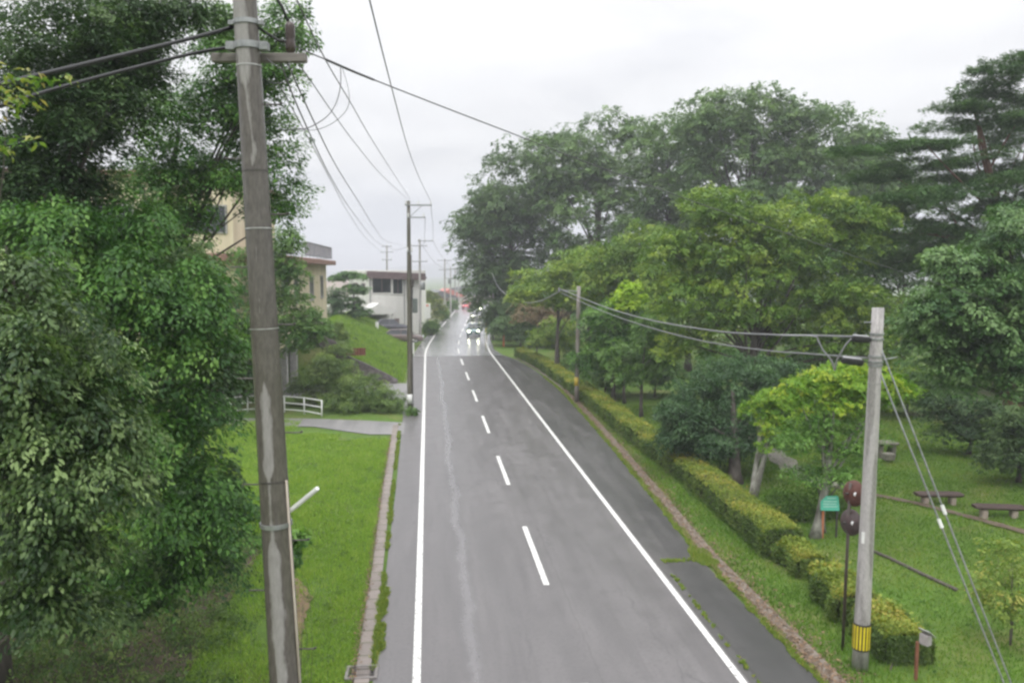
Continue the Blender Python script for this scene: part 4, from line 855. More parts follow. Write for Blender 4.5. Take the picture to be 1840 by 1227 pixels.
# cables
def cable(label, pts, r=.012, mt=None, n=7, name='power_line', group=None, cat='cable'):
    """smooth Catmull-Rom through world points"""
    P = [Vector(p) for p in pts]; P = [P[0] * 2 - P[1]] + P + [P[-1] * 2 - P[-2]]; out_ = []
    for i in range(1, len(P) - 2):
        a, b, c_, d = P[i - 1], P[i], P[i + 1], P[i + 2]
        for k in range(n):
            t = k / n; out_.append(.5 * ((2 * b) + (c_ - a) * t + (2 * a - 5 * b + 4 * c_ - d) * t * t + (3 * b - a - 3 * c_ + d) * t ** 3))
    out_.append(P[-2]); m = MB(); m.tube(out_, r, 6); o = m.ob(name, mt or cablem, None, smooth=True); return tag(o, label, cat, group)
def px_cable(label, pxs, d0, d1, r, **kw):      # distances spread so that equal steps in 1/d match steps in the photo
    # choose distance by arc fraction in 1/d
    L = [0]
    for a, b in zip(pxs[:-1], pxs[1:]): L.append(L[-1] + math.hypot(b[0] - a[0], b[1] - a[1]))
    pts = []
    for (x, y), l in zip(pxs, L):
        t = l / L[-1]; d = 1 / ((1 - t) / d0 + t / d1); pts.append(V(x, y, d))
    return cable(label, pts, r, **kw)
OV = 'overhead lines along the left side of the road'
px_cable('thin wire from the top edge over the road to the brown pole top', [(505, -60), (533, 0), (585, 108), (630, 185), (680, 270), (737, 358)], 7.5, 46.6, .009, group=OV)
px_cable('steepest wire dropping from the top edge to the crossarm tip of the brown pole', [(650, -60), (664, 0), (703, 155), (735, 272), (758, 330), (775, 364)], 9.5, 46.4, .011, group=OV)
px_cable('wire from the near crossarm tip sweeping to the top of the brown pole', [(524, 97), (560, 148), (598, 203), (640, 260), (688, 317), (731, 357)], 9.25, 46.6, .008, group=OV)
px_cable('wire under the near crossarm running to the pole behind the white house, rightmost', [(512, 104), (566, 223), (605, 300), (645, 364), (675, 412), (695, 434), (723, 440)], 9.25, 100, .011, group=OV)
px_cable('wire under the near crossarm running to the pole behind the white house, middle', [(500, 104), (545, 215), (598, 325), (640, 390), (676, 434), (694, 443)], 9.25, 110, .012, group=OV)
px_cable('lowest wire running to the pole behind the white house', [(490, 130), (559, 258), (600, 335), (629, 387), (660, 430), (690, 457)], 9.25, 110, .008, group=OV)
px_cable('wire crossing the road diagonally and passing before the tall trees', [(505, 72), (560, 97), (612, 118), (670, 143), (800, 194), (920, 240), (1080, 302), (1240, 360), (1400, 415), (1640, 495), (1780, 540)], 9.3, 24, .008)
px_cable('thicker wrapped stretch on the diagonal wire', [(585, 107), (612, 119), (640, 131), (672, 143.8)], 10.2, 11.1, .016, name='cable_wrap', cat='cable')
px_cable('thin looped wire hanging from the diagonal wire, inner', [(612, 118), (612, 150), (606, 180), (592, 205), (570, 222), (545, 232), (500, 234)], 10.4, 9.4, .006, name='loop_wire')
px_cable('thin looped wire hanging from the diagonal wire, outer', [(614, 119), (626, 160), (626, 190), (610, 212), (585, 228), (555, 234), (500, 222)], 10.4, 9.4, .004, name='loop_wire')
px_cable('upper thick black cable from the near pole to the left edge', [(425, 46), (395, 56), (300, 80), (150, 116), (0, 152), (-160, 192)], 9.1, 6.6, .024, mt=rubber, name='telecom_cable', group='thick black cables at the upper left')
px_cable('lower thick black cable crossing the dark evergreen to the left edge', [(425, 84), (370, 92), (310, 105), (200, 133), (100, 160), (0, 190), (-160, 232)], 9.3, 6.8, .021, mt=rubber, name='telecom_cable', group='thick black cables at the upper left')
px_cable('wire between the brown pole and the transformer pole', [(774, 366), (776, 388), (778, 408), (778, 430)], 46.5, 94, .014, group=OV)
px_cable('lower wire between the brown pole and the transformer pole', [(764, 390), (763, 420), (762, 438)], 46.5, 94, .014, group=OV)
px_cable('lines leaving the transformer pole toward the far poles, upper', [(777, 431), (788, 452), (799, 467), (805, 474), (810, 482)], 94, 152, .02, group=OV)
px_cable('lines leaving the transformer pole toward the far poles, lower', [(760, 443), (780, 470), (799, 485), (810, 498), (824, 518)], 94, 200, .02, group=OV)
px_cable('line from the thin pole behind the white house to the brown pole', [(695, 444), (710, 449), (725, 446), (738, 440)], 112, 47, .014, group=OV)
# right side telecom cables
RC = 'telecom cables between the two right poles'
px_cable('upper grey cable between the two right telephone poles', [(1570, 606), (1470, 603), (1380, 601), (1280, 594), (1160, 573), (1080, 549), (1008, 520)], dR, dB - .6, .024, mt=cable_grey, name='telecom_cable', group=RC)
px_cable('lower grey cable between the two right telephone poles', [(1568, 644), (1460, 636), (1370, 629), (1260, 612), (1160, 586), (1080, 558), (1008, 526)], dR, dB - .6, .019, mt=cable_grey, name='telecom_cable', group=RC)
px_cable('drooping cable from the far right pole into the tall tree', [(1005, 524), (970, 541), (940, 543), (915, 533), (895, 515), (884, 490)], dB - .6, 92, .035, mt=cable_grey, name='telecom_cable', group=RC)
px_cable('grey service cable bending down between the two splice boxes', [(1400, 602.5), (1462, 604), (1470, 612), (1478, 628), (1488, 640), (1495, 650), (1500, 665), (1503, 650), (1518, 622), (1530, 608)], dR + .6, dR, .018, mt=cable_grey, name='splice_cable')
def closure(x0, y0, x1, y1, lab):
    a = V(x0, y0, dR); b = V(x1, y1, dR); r = empty('splice_box', a, lab, 'splice box', 'splice boxes beside the pale pole')
    m = MB(); d = b - a; mid = (a + b) / 2; m.box(mid, (d.length, .13, .13), along(d), .03); m.ob('case', rubber, r)
    m = MB(); m.box(mid + Vector((0, 0, .073)), (d.length * .8, .10, .02), along(d), .006); m.ob('top_highlight', vary('highlight_grey', (.55, .54, .58), (.7, .68, .72), 3, .3), r)  # pale slab put on the black case as its painted top highlight
    m = MB()
    for q in (.2, .8): p = a.lerp(b, q); m.tube([p + Vector((0, 0, .05)), p + Vector((0, 0, .12))], .012, 5)
    m.ob('hanger', galv, r)
closure(1530, 608, 1563, 611, 'black splice box hanging from the upper cable'); closure(1512, 647, 1551, 652, 'black splice box hanging from the lower cable')
gA = G(1842, 1292); px = onR(606)[0]; g2 = G(1833, 1300)
for p0, p1, lab in ((onR(606)[0], gA, 'right guy wire from the pale pole down to the lawn'), (onR(648)[0], g2, 'left guy wire from the pale pole down to the lawn')):
    o = cable(lab, [p0, p0.lerp(p1, .5), p1], .016, mt=galv, name='guy_wire', group='guy wires of the pale pole')
    m = MB(); q = p0.lerp(p1, .46); m.tube([q, p0.lerp(p1, .485)], .035, 6); m.ob('turnbuckle', white_paint, o)

# ------------------------------------------------------------------ right-hand small things
rust = vary('rust', (.06, .022, .015), (.12, .045, .032), 9, .75)
def mirror_post():
    b = G(1514, 1165); d = b.dot(FWD); t_ = V(1528, 868, d); r = empty('traffic_mirror', b, 'rusty double traffic mirror seen from behind on a thin dark post', 'traffic mirror')
    m = MB(); m.tube([b - Vector((0, 0, .05)), t_], .034, 10); m.ob('post', vary('post_brown', (.045, .033, .027), (.08, .06, .05), 7, .5), r, smooth=True)
    for i, (px_, py_, mt_) in enumerate(((1530, 886, rust), (1525, 938, vary('rust_dark', (.035, .026, .024), (.075, .045, .045), 8, .6)))):
        c = V(px_, py_, d + .02); nrm_ = (FWD * .36 + RGT * (.9 if i == 0 else .9) + Vector((0, 0, -.12))).normalized()
        m = MB(); m.lathe(c, [(0, -.09), (.10, -.085), (.19, -.05), (.255, .01), (.28, .04), (.288, .08), (.275, .09), (.24, .06)], nrm_, 24); mo = m.ob('mirror_back', mt_, r, smooth=True)
        m = MB(); m.lathe(c, [(.24, .06), (.15, .085), (0, .095)], nrm_, 24); m.ob('mirror_face', mat('mirror_face', (.7, .7, .72), .05, 1), mo, smooth=True)
        m = MB(); m.tube([c - nrm_ * .09, c - nrm_ * .16 - RGT * .02, V(px_ - 1, py_ + 2, d)], .022, 6); m.box(V(px_ - 2, py_ + 14, d), (.1, .08, .06), None, .01); m.ob('bracket', dark_steel, r)
        q = V(px_ + (8 if i == 0 else 8), py_ + 2, d - .14); m = MB(); m.lathe(q, [(0, -.02), (.045, -.02), (.05, 0), (.045, .02), (0, .02)], -FWD, 12); m.ob('reflector', mat('reflector_white', (.85, .85, .85), .3), r, smooth=True)
mirror_post()
def sign_board():
    d = 24.6; b = gnd(1483, d); b.z = gz(b.x, b.y); r = empty('notice_board', b, 'small green notice board on orange wooden posts under the cherry tree', 'notice board')
    gmx = vary('green_board', (.05, .36, .24), (.08, .44, .31), 3, .4); c = V(1491, 904, d)
    M_ = Matrix.Rotation(R(-6), 3, 'Z') @ Matrix.Rotation(R(-14), 3, 'X')
    out = [(-.30, -.22), (.29, -.23), (.28, .20), (.24, .235), (-.10, .23), (-.29, .06)]
    vs = [c + M_ @ Vector((x, -.015, z)) for x, z in out] + [c + M_ @ Vector((x, .015, z)) for x, z in out]; n_ = len(out)
    m = MB(); m.add(vs, [tuple(range(n_)), tuple(range(2 * n_ - 1, n_ - 1, -1))] + [(i, i + n_, (i + 1) % n_ + n_, (i + 1) % n_) for i in range(n_)]); bo = m.ob('board', gmx, r)
    m = MB()
    for k, (x0, x1, z) in enumerate([(-.08, .2, .16), (-.2, .22, .06), (-.22, .2, -.02), (-.21, .22, -.10)]):
        m.box(c + M_ @ Vector(((x0 + x1) / 2, -.019, z)), (x1 - x0, .004, .035), M_)
    m.ob('faded_lettering', vary('faded_paint', (.25, .5, .42), (.35, .58, .5), 14, .5), bo)
    pm_ = vary('orange_wood', (.42, .13, .05), (.55, .2, .09), 8, .6)
    for x in (-.2, .24):
        m = MB(); q = c + M_ @ Vector((x, .03, -.1)); m.box((q + Vector((q.x, q.y, b.z))) / 2 + Vector((0, 0, 0)), (.05, .05, q.z - b.z + .05)); m.ob('post', pm_ if x < 0 else dark_steel, r)
sign_board()
def box_on_post():
    d = 15.6; c = V(1663, 1148, d); b = gnd(1663, d); b.z = gz(b.x, b.y); r = empty('post_box', b, 'small grey roofed box on a red-brown post at the bottom right', 'box on post')
    m = MB(); m.box((b + c) / 2 + Vector((0.01, 0, -.05)), (.055, .055, c.z - b.z), None, .006); m.ob('post', vary('red_brown_wood', (.16, .06, .035), (.25, .10, .06), 9, .7), r)
    M_ = Matrix.Rotation(R(25), 3, 'Z'); m = MB(); m.box(c, (.15, .19, .22), M_, .01); m.ob('box', vary('zinc_box', (.30, .27, .27), (.40, .37, .37), 9, .5), r)
    M2 = M_ @ Matrix.Rotation(R(38), 3, 'Y'); m = MB(); m.box(c + Vector((.03, 0, .135)), (.30, .24, .018), M2, .004); m.ob('lid', vary('zinc_lid', (.35, .36, .34), (.45, .46, .43), 7, .45), r)
box_on_post()
bench_top = vary('bench_wood', (.035, .02, .016), (.08, .05, .04), 5, .7, stretch=(1, 1, 6))
def bench(px, py, ang, lab):
    b = G(px, py); b.z = gz(b.x, b.y); r = empty('park_bench', b, lab, 'bench', 'log benches in the park')
    M_ = Matrix.Rotation(ang, 3, 'Z'); m = MB(); rd = random.Random(px)
    L_ = 1.62; ring = []
    vs = []; fs = []; ns_ = 9; na = 10
    for i in range(ns_):
        x = -L_ / 2 + L_ * i / (ns_ - 1); e_ = .8 if i in (0, ns_ - 1) else 1
        for k in range(na):
            a = 2 * math.pi * k / na; vs.append(b + M_ @ Vector((x, math.cos(a) * .25 * e_ * (1 + .04 * math.sin(i * 2.3)), (.37 + max(-.08, min(.05, math.sin(a) * .11)) * e_))))
    for i in range(ns_ - 1):
        for k in range(na): fs.append((i * na + k, i * na + (k + 1) % na, (i + 1) * na + (k + 1) % na, (i + 1) * na + k))
    fs.append(tuple(range(na - 1, -1, -1))); fs.append(tuple((ns_ - 1) * na + k for k in range(na))); m.add(vs, fs); m.ob('seat', bench_top, r)
    for sx in (-.48, .48):
        m = MB(); m.box(b + M_ @ Vector((sx, 0, .10)), (.2, .3, .38), M_, .04); m.ob('leg', conc_pink, r)
bench(1686, 903, R(-8), 'dark log bench on stone legs, left one behind the guy wires'); bench(1794, 926, R(-12), 'dark log bench on stone legs, right one near the edge')
moss = vary('mossy_stone', (.10, .10, .07), (.24, .22, .19), 6, .85)
def stone_table():
    b = G(1590, 818); b.z = gz(b.x, b.y); r = empty('stone_table', b, 'grey stone table behind the pale pole', 'table')
    m = MB(); m.box(b + Vector((0, 0, .66)), (.95, .7, .12), None, .03); m.ob('table_top', moss, r)
    for x in (-.3, .3): m = MB(); m.box(b + Vector((x, 0, .28)), (.18, .5, .62), None, .03); m.ob('leg', moss, r)
    s = G(1596, 826); m = MB(); m.box(s + Vector((0, 0, .15)), (.45, .35, .3), None, .03); tag(m.ob('stone_stool', moss), 'low stone seat in front of the grey stone table', 'stool')
stone_table()
# log edging in the lawn
pa = [G(1545, 978), G(1600, 1005), G(1660, 1035), G(1720, 1062)]; m = MB(); m.tube([Vector((p.x, p.y, gz(p.x, p.y) + .05)) for p in pa], .05, 8)
tag(m.ob('log_edging', bark, smooth=True), 'thin dark log edging lying across the lawn behind the pale pole', 'log')

# ------------------------------------------------------------------ left-hand things
def grate():
    c = G(650, 1209); r = empty('drain_grate', (c.x, c.y, .0), 'steel drain grate in a concrete frame at the near end of the gutter', 'drain')
    m = MB()
    for dx, dy, sx, sy in ((-.30, 0, .06, .56), (.30, 0, .06, .56), (0, -.25, .54, .06), (0, .25, .54, .06)): m.box(c + Vector((dx, dy, -.002)), (sx, sy, .09))
    m.ob('frame', vary('drain_frame', (.15, .14, .13), (.24, .22, .21), 8, .7), r)
    m = MB(); m.box(c + Vector((0, 0, -.012)), (.54, .44, .02)); m.ob('pit_shade_plate', mat('pit_shade_black', (.01, .01, .01), .9), r)  # flat black plate stands in for the shade down in the drain
    m = MB()
    for i in range(12): m.box(c + Vector((-.245 + i * .0445, 0, .022)), (.016, .44, .03))
    for y in (-.12, .12): m.box(c + Vector((0, y, .024)), (.53, .015, .024))
    m.ob('bars', dark_steel, r)
grate()
def railing():
    P = [(573, 751, 45.0), (541, 743, 46.0), (505, 738, 46.6), (470, 736, 46.8), (438, 738, 46.6), (405, 744, 46), (383, 752, 45), (360, 762, 44)]
    pts = [gnd(a, d) for a, _, d in P]
    for p in pts: p.z = gz(p.x, p.y) + .02
    r = empty('guard_railing', pts[0], 'white pipe railing curving in front of the cream building', 'railing')
    for p in pts: m = MB(); m.tube([p - Vector((0, 0, .05)), p + Vector((0, 0, .98))], .042, 8); m.ob('post', white_paint, r, smooth=True)
    for h in (.95, .56, .17): m = MB(); m.tube([p + Vector((0, 0, h)) for p in pts], .034, 6); m.ob('rail', white_paint, r, smooth=True)
railing()
# dry stone wall at the side road and rusty sheet
stonew = mat('dark_stone_wall', (.08, .07, .065), .8); t = NT(stonew); v = t.coord('World', (1.8, 1.8, 2.6)); vo = t.n('ShaderNodeTexVoronoi', feature='F1'); t.l(v, vo.inputs['Vector']); vo.inputs['Scale'].default_value = 1.6
ve = t.n('ShaderNodeTexVoronoi', feature='DISTANCE_TO_EDGE'); t.l(v, ve.inputs['Vector']); ve.inputs['Scale'].default_value = 1.6
c = t.ramp(t.math('MULTIPLY', vo.outputs['Color'], 1.0), [(0, (.06, .05, .048)), (1, (.135, .12, .115))]); t.base(t.mix(t.ramp(ve.outputs['Distance'], [(0, 1.0), (.07, 0.0)]), c, (.025, .022, .02))); t.bump(ve.outputs['Distance'], .8, .06)
m = MB(); wl = [(-2.3, 59.3, .25), (-3.4, 59.35, .85), (-4.6, 59.4, 1.45), (-6.0, 59.4, 2.1), (-6.8, 59.5, 3.1), (-8.2, 59.6, 3.75), (-9.3, 59.7, 3.9)]
vs = []; fs = []
for (x, y, h) in wl: vs += [(x, y - .12, -.05), (x, y + .05, h), (x, y + .4, h), (x, y + .4, -.05)]
for i in range(len(wl) - 1):
    for k in range(4): fs.append((i * 4 + k, i * 4 + (k + 1) % 4, i * 4 + 4 + (k + 1) % 4, i * 4 + 4 + k))
fs += [(3, 2, 1, 0), tuple((len(wl) - 1) * 4 + k for k in range(4))]; m.add(vs, fs); tag(m.ob('stone_wall', stonew), 'dark stone retaining wall stepping up to the left of the side road', 'wall')
m = MB(); vs = []; fs = []; nn_ = 40; p0 = Vector((-6.1, 59.15, 2.12))
for j in (0, 1):
    for i in range(nn_): vs.append(p0 + Vector((i * 1.55 / nn_, 0 if j == 0 else 0, .55 * j)) + Vector((0, .03 * math.sin(i * 1.2), 0)))
for j in (0, 1):
    for i in range(nn_): vs.append(p0 + Vector((i * 1.55 / nn_, .012, .55 * j)) + Vector((0, .03 * math.sin(i * 1.2), 0)))
for i in range(nn_ - 1): fs += [(i, i + 1, nn_ + i + 1, nn_ + i), (2 * nn_ + i + 1, 2 * nn_ + i, 3 * nn_ + i, 3 * nn_ + i + 1)]
m.add(vs, fs); tag(m.ob('corrugated_sheet', vary('rusty_sheet', (.15, .055, .035), (.24, .09, .055), 3, .7)), 'rusty red corrugated sheet standing on the stone wall', 'metal sheet')

cream = vary('cream_render', (.52, .44, .30), (.70, .62, .45), .8, .85, stretch=(1, 1, .25)); brown_tr = vary('brown_roof_trim', (.22, .12, .09), (.30, .17, .13), 3, .6)
def building_cream():
    x1 = -9.4; r = empty('cream_building', (x1, 60, 0), 'cream building with brown eaves and roof balcony behind the left trees', 'building')
    m = MB(); m.box((x1 - 7, 61.5, 6.05), (14, 29, 5.7)); m.box((x1 - 9.5, 61.5, 1.6), (9, 29, 3.2)); m.ob('wall', cream, r)
    m = MB(); m.box((x1 - 6.6, 61.5, 9.05), (14.9, 30, .42), None, .05); m.ob('eave', brown_tr, r)
    m = MB(); m.box((x1 - 8, 53, 11.4), (13, 12.5, 4.2)); m.ob('upper_wall', cream, r)
    m = MB(); m.box((x1 - 8, 53, 13.65), (13.8, 13.3, .35), None, .05); m.ob('roof', brown_tr, r)
    for y in (47.3, 51, 55, 59, 64, 69, 75.5): m = MB(); m.box((x1 - .35, y, 1.6), (.5, .5, 3.2), None, .03); m.ob('pillar', conc, r)
    for (y, z, w, h) in ((66.2, 6.9, 1.9, 1.9), (54, 6.9, 2.2, 1.8), (58.5, 6.9, 1.6, 1.8), (49.5, 6.9, 2, 1.8), (72.5, 6.9, 1.6, 1.9)):
        m = MB(); m.box((x1 + .01, y, z + h / 2), (.10, w + .2, .12)); m.box((x1 + .01, y, z - h / 2), (.12, w + .2, .12)); m.box((x1 + .01, y - w / 2, z), (.09, .1, h)); m.box((x1 + .01, y + w / 2, z), (.09, .1, h)); m.box((x1 + .01, y, z), (.07, .06, h)); f = m.ob('window', conc, r)
        m = MB(); m.box((x1 + .004, y, z), (.02, w, h)); m.ob('pane', glass_dark, f)
    for (x, z, w, h) in ((x1 - 3, 11.2, 2.4, 1.6), (x1 - 8, 11.2, 2.4, 1.6), (x1 - 3.5, 6.4, 2.4, 1.8), (x1 - 8, 6.4, 2.4, 1.8)):
        y = 46.72 if z > 9 else 46.97; m = MB(); m.box((x, y, z), (w, .1, h)); f = m.ob('window', conc, r); m = MB(); m.box((x, y - .06, z), (w - .2, .03, h - .2)); m.ob('pane', glass_dark, f)
    m = MB(); y0, y1 = 60.0, 76.2; xx = x1 + .5
    m.box((xx, (y0 + y1) / 2, 10.45), (.07, y1 - y0, .07)); m.box((xx, (y0 + y1) / 2, 9.45), (.06, y1 - y0, .06)); m.box((xx - 5, y1, 10.45), (10, .07, .07)); m.box((xx - 5, y1, 9.45), (10, .06, .06))
    n_ = 52
    for i in range(n_ + 1):
        y = y0 + (y1 - y0) * i / n_; w_ = .09 if i % 8 == 0 else .035; m.box((xx, y, 9.94), (w_, w_, .96))
    for i in range(30): m.box((xx - 10 * i / 30, y1, 9.94), (.035, .035, .96))
    m.ob('balcony_railing', vary('rail_grey', (.20, .21, .23), (.30, .31, .33), 4, .5), r)
building_cream()
whitewall = vary('white_render', (.60, .585, .56), (.74, .73, .70), .9, .8, stretch=(1, 1, .25)); fascia = vary('brown_fascia', (.12, .085, .085), (.17, .12, .12), 2, .6)
def house_white():
    C0 = V(664, 600, 97); x0, y0 = C0.x, C0.y; LA, LB, H_ = 6.6, 9.0, 8.0; r = empty('white_house', (x0, y0, 0), 'white flat-roofed two storey house with brown fascia and wide windows', 'house')
    M_ = Matrix.Rotation(R(21), 3, 'Z')
    def P(a, b, z): return Vector((x0, y0, 0)) + M_ @ Vector((a, b, z))
    m = MB(); m.box(P(LA / 2, LB / 2, H_ / 2), (LA, LB, H_), M_); m.ob('wall', whitewall, r)
    m = MB(); m.box(P(LA / 2, LB / 2, H_ + .2), (LA + 1.1, LB + 1.1, .4), M_, .04); m.ob('roof', whitewall, r)
    M2 = M_ @ Matrix.Rotation(R(2.5), 3, 'Y'); m = MB(); m.box(P(LA / 2 + .05, -.62, H_ - .28), (LA + .9, .12, .85), M2); m.ob('fascia', fascia, r)
    for (a, w, z, h) in ((1.6, 2.3, 6.55, 1.75), (3.65, 1.2, 6.4, 1.75), (5.2, .8, 6.0, 2.5)):
        m = MB(); m.box(P(a, -.02, z), (w + .26, .14, h + .24), M_); f = m.ob('window', whitewall, r); m = MB(); m.box(P(a, -.10, z), (w, .03, h), M_); m.ob('pane', glass_dark, f)
        if w > 1: m = MB(); m.box(P(a, -.125, z), (.07, .03, h), M_); m.ob('mullion', fascia, f)
    for b in (2.2, 5.5): m = MB(); m.box(P(-.03, b, 6.2), (.12, 1.4, 1.2), M_); f = m.ob('window', fascia, r); m = MB(); m.box(P(-.1, b, 6.2), (.03, 1.2, 1.0), M_); m.ob('pane', glass_dark, f)
    m = MB(); m.box(P(3, -.03, 1.4), (1.6, .08, 2.1), M_); m.ob('door', fascia, r)
    for a in (.15, 4.5): m = MB(); m.tube([P(a, -.1, .1), P(a, -.1, 7.5)], .06, 6); m.ob('downpipe', galv, r)
    m = MB(); vs = []
    for b in (-3.2, -.05): vs += [P(-1.9, b, 3.2), P(2.3, b, 3.2), P(2.2, b, 3.4), P(.3, b, 4.5), P(-1.8, b, 3.4)]
    m.add(vs, [(0, 1, 2, 3, 4), (9, 8, 7, 6, 5), (0, 5, 6, 1), (1, 6, 7, 2), (2, 7, 8, 3), (3, 8, 9, 4), (4, 9, 5, 0)]); m.ob('porch_roof', whitewall, r)
    for a in (-1.6, 2.0): m = MB(); m.box(P(a, -3.0, 1.6), (.25, .25, 3.2), M_); m.ob('porch_post', whitewall, r)
house_white()
roofs = {'grey': vary('grey_tile', (.10, .10, .11), (.16, .16, .17), 3, .6), 'brown': vary('brown_tile', (.10, .07, .06), (.16, .11, .09), 3, .6), 'red': vary('red_roof', (.40, .12, .10), (.48, .17, .14), 3, .6)}
def house(px, d, w, dep, zb, h, rh, wallm, roofm, lab, rz=0, name='house'):
    b = gnd(px, d); g = gz(b.x, b.y) - .1; b.z = g; r = empty(name, b, lab, 'house'); M_ = Matrix.Rotation(rz, 3, 'Z')
    def P(x, y, z): return b + M_ @ Vector((x, y, z))
    H_ = h; m = MB(); m.box(P(0, 0, H_ / 2), (w, dep, H_), M_); m.ob('wall', wallm, r)
    o_ = .5; m = MB(); vs = [P(-w / 2 - o_, -dep / 2 - o_, H_), P(w / 2 + o_, -dep / 2 - o_, H_), P(w / 2 + o_, dep / 2 + o_, H_), P(-w / 2 - o_, dep / 2 + o_, H_), P(0, -dep / 2 - o_, H_ + rh), P(0, dep / 2 + o_, H_ + rh)]
    vs = vs + [v - Vector((0, 0, .15)) for v in vs[:4]]
    m.add(vs, [(0, 1, 4), (2, 3, 5), (1, 2, 5, 4), (3, 0, 4, 5), (6, 9, 8, 7), (0, 6, 7, 1), (1, 7, 8, 2), (2, 8, 9, 3), (3, 9, 6, 0)]); m.ob('roof', roofm, r)
    for x in (-w * .25, w * .25):
        for z in ([1.6, 4.4] if h > 5 else [1.6]):
            m = MB(); m.box(P(x, -dep / 2 - .02, z), (1.3, .08, 1.2), M_); f = m.ob('window', fascia, r); m = MB(); m.box(P(x, -dep / 2 - .07, z), (1.1, .04, 1.0), M_); m.ob('pane', glass_dark, f)
    for y in (-dep * .25, dep * .25):
        for z in ([1.6, 4.4] if h > 5 else [1.6]):
            m = MB(); m.box(P(w / 2 + .02, y, z), (.08, 1.3, 1.2), M_); f = m.ob('window', fascia, r); m = MB(); m.box(P(w / 2 + .07, y, z), (.04, 1.1, 1.0), M_); m.ob('pane', glass_dark, f)
    return r
pinkw = vary('pink_white', (.62, .52, .52), (.7, .6, .6), 2, .8); creamw = vary('pale_wall', (.5, .47, .42), (.6, .56, .5), 2, .8)
house(612, 118, 9, 10, 0, 5.2, 2.4, whitewall, pinkw, 'low house with pale pink gable roof left of the white house')
house(764, 140, 6, 12, 0, 3.6, 1.4, creamw, roofs['brown'], 'house with brown tiled roof behind the transformer pole', R(5))
house(784, 172, 6, 12, 0, 3.0, 1.3, whitewall, roofs['grey'], 'grey-roofed house beyond the garden trees', R(8))
house(803, 215, 7, 12, 0, 2.6, 2.0, creamw, roofs['red'], 'small house with a bright red roof far along the road', R(6))
house(848, 260, 16, 10, 0, 3.6, 1.2, pinkw, roofs['grey'], 'pale building at the end of the road beyond the traffic light', 0)
house(832, 330, 18, 10, 0, 6, 1.5, creamw, roofs['grey'], 'farthest pale building under the horizon at the road end', 0)
r = empty('water_tower', V(759, 600, 118), 'small white roof tower with dark cap beside the transformer pole', 'tower'); p = V(759, 505, 118)
m = MB(); m.box((p.x, p.y, p.z / 2 + .2), (1.0, 1.0, p.z + .4)); m.ob('wall', whitewall, r); m = MB(); m.box((p.x, p.y, p.z + .5), (1.3, 1.3, .25)); m.ob('cap', fascia, r)

# posts and signs by the road
def post(name, lab, cat, px, py, h, w, mt, capm=None, d=None):
    b = G(px, py) if d is None else gnd(px, d); b.z = gz(b.x, b.y) - .02; r = empty(name, b, lab, cat)
    m = MB(); m.tube([b, b + Vector((0, 0, h))], w / 2, 10); m.ob('post', mt, r, smooth=True, sharp=40)
    if capm: m = MB(); m.lathe(b, [(w / 2 + .004, h * .8), (w / 2 + .012, h * .8), (w / 2 + .012, h * .93), (w / 2 + .004, h * .93)], n=10); m.ob('band', capm, r)
    return r
whp = mat('white_plastic', (.78, .78, .76), .4); orange = vary('orange_paint', (.6, .15, .07), (.7, .22, .1), 5, .5); yel = vary('yellow_paint', (.6, .5, .1), (.7, .6, .15), 5, .5)
post('marker_post', 'white marker post just right of the brown roadside pole', 'post', 741, 622, 1.5, .22, whp, dark_steel, d=80)
post('marker_post', 'orange marker post in the right verge below the tall trees', 'post', 905, 614, 1.5, .2, orange, d=88)
post('marker_post', 'short white post on the grass bank before the parked cars', 'post', 676, 588, .9, .38, whp, d=88)
post('guard_post', 'white and yellow post at the right edge of the bend', 'post', 881, 610, 3.0, .22, whp, yel, d=100)
post('guard_post', 'thin yellow-green post behind the white post at the bend', 'post', 873, 600, 2.6, .3, yel, d=108)
def far_sign():
    c = V(768, 559, 112); b = gnd(768, 112); b.z = gz(b.x, b.y); r = empty('roadside_sign', b, 'white upright roadside sign with an orange mark at its top', 'sign')
    m = MB(); m.box(c, (.85, .15, 2.1), None, .03); bo = m.ob('board', whp, r); m = MB(); m.box(c + Vector((0, -.085, .8)), (.35, .02, .25)); m.ob('emblem', orange, bo)
    m = MB(); m.box((c.x, c.y + .0, (c.z - 1.05 + b.z) / 2), (.12, .12, c.z - 1.05 - b.z)); m.ob('post', galv, r)
far_sign()
def em(name, col, s):
    m = mat(name, col, .4); b = m.node_tree.nodes['Principled BSDF']; b.inputs['Emission Color'].default_value = (*col, 1); b.inputs['Emission Strength'].default_value = s; return m
green_lit = em('green_signal_light', (.05, 1.0, .6), 5); head_lit = em('headlight_lit', (1, 1, .72), 16); tail_lit = em('tail_light_lit', (1, .05, .05), 5)
def signal():
    d = 238; c = V(833, 537, d); b = Vector((c.x + 3.2, c.y, gz(c.x + 3, c.y))); r = empty('traffic_light', b, 'green traffic light shining at the far end of the road', 'traffic light')
    m = MB(); m.tube([b, Vector((b.x, b.y, c.z + .5))], .12, 8); m.tube([Vector((b.x, b.y, c.z + .1)), c + Vector((0, .2, .1))], .06, 6); m.ob('mast', galv, r)
    m = MB(); m.box(c, (1.5, .3, .6), None, .1); h_ = m.ob('signal_head', dark_steel, r)
    for i, mt_ in enumerate((green_lit, mat('lamp_off', (.06, .05, .02), .3), mat('lamp_off_red', (.07, .02, .02), .3))):
        m = MB(); m.lathe(c + Vector((-.45 + .45 * i, -.17, 0)), [(.32 if i == 0 else .17, 0), (.2, -.05), (0, -.07)], (0, 1, 0), 14); m.ob('lamp', mt_, h_)
signal()

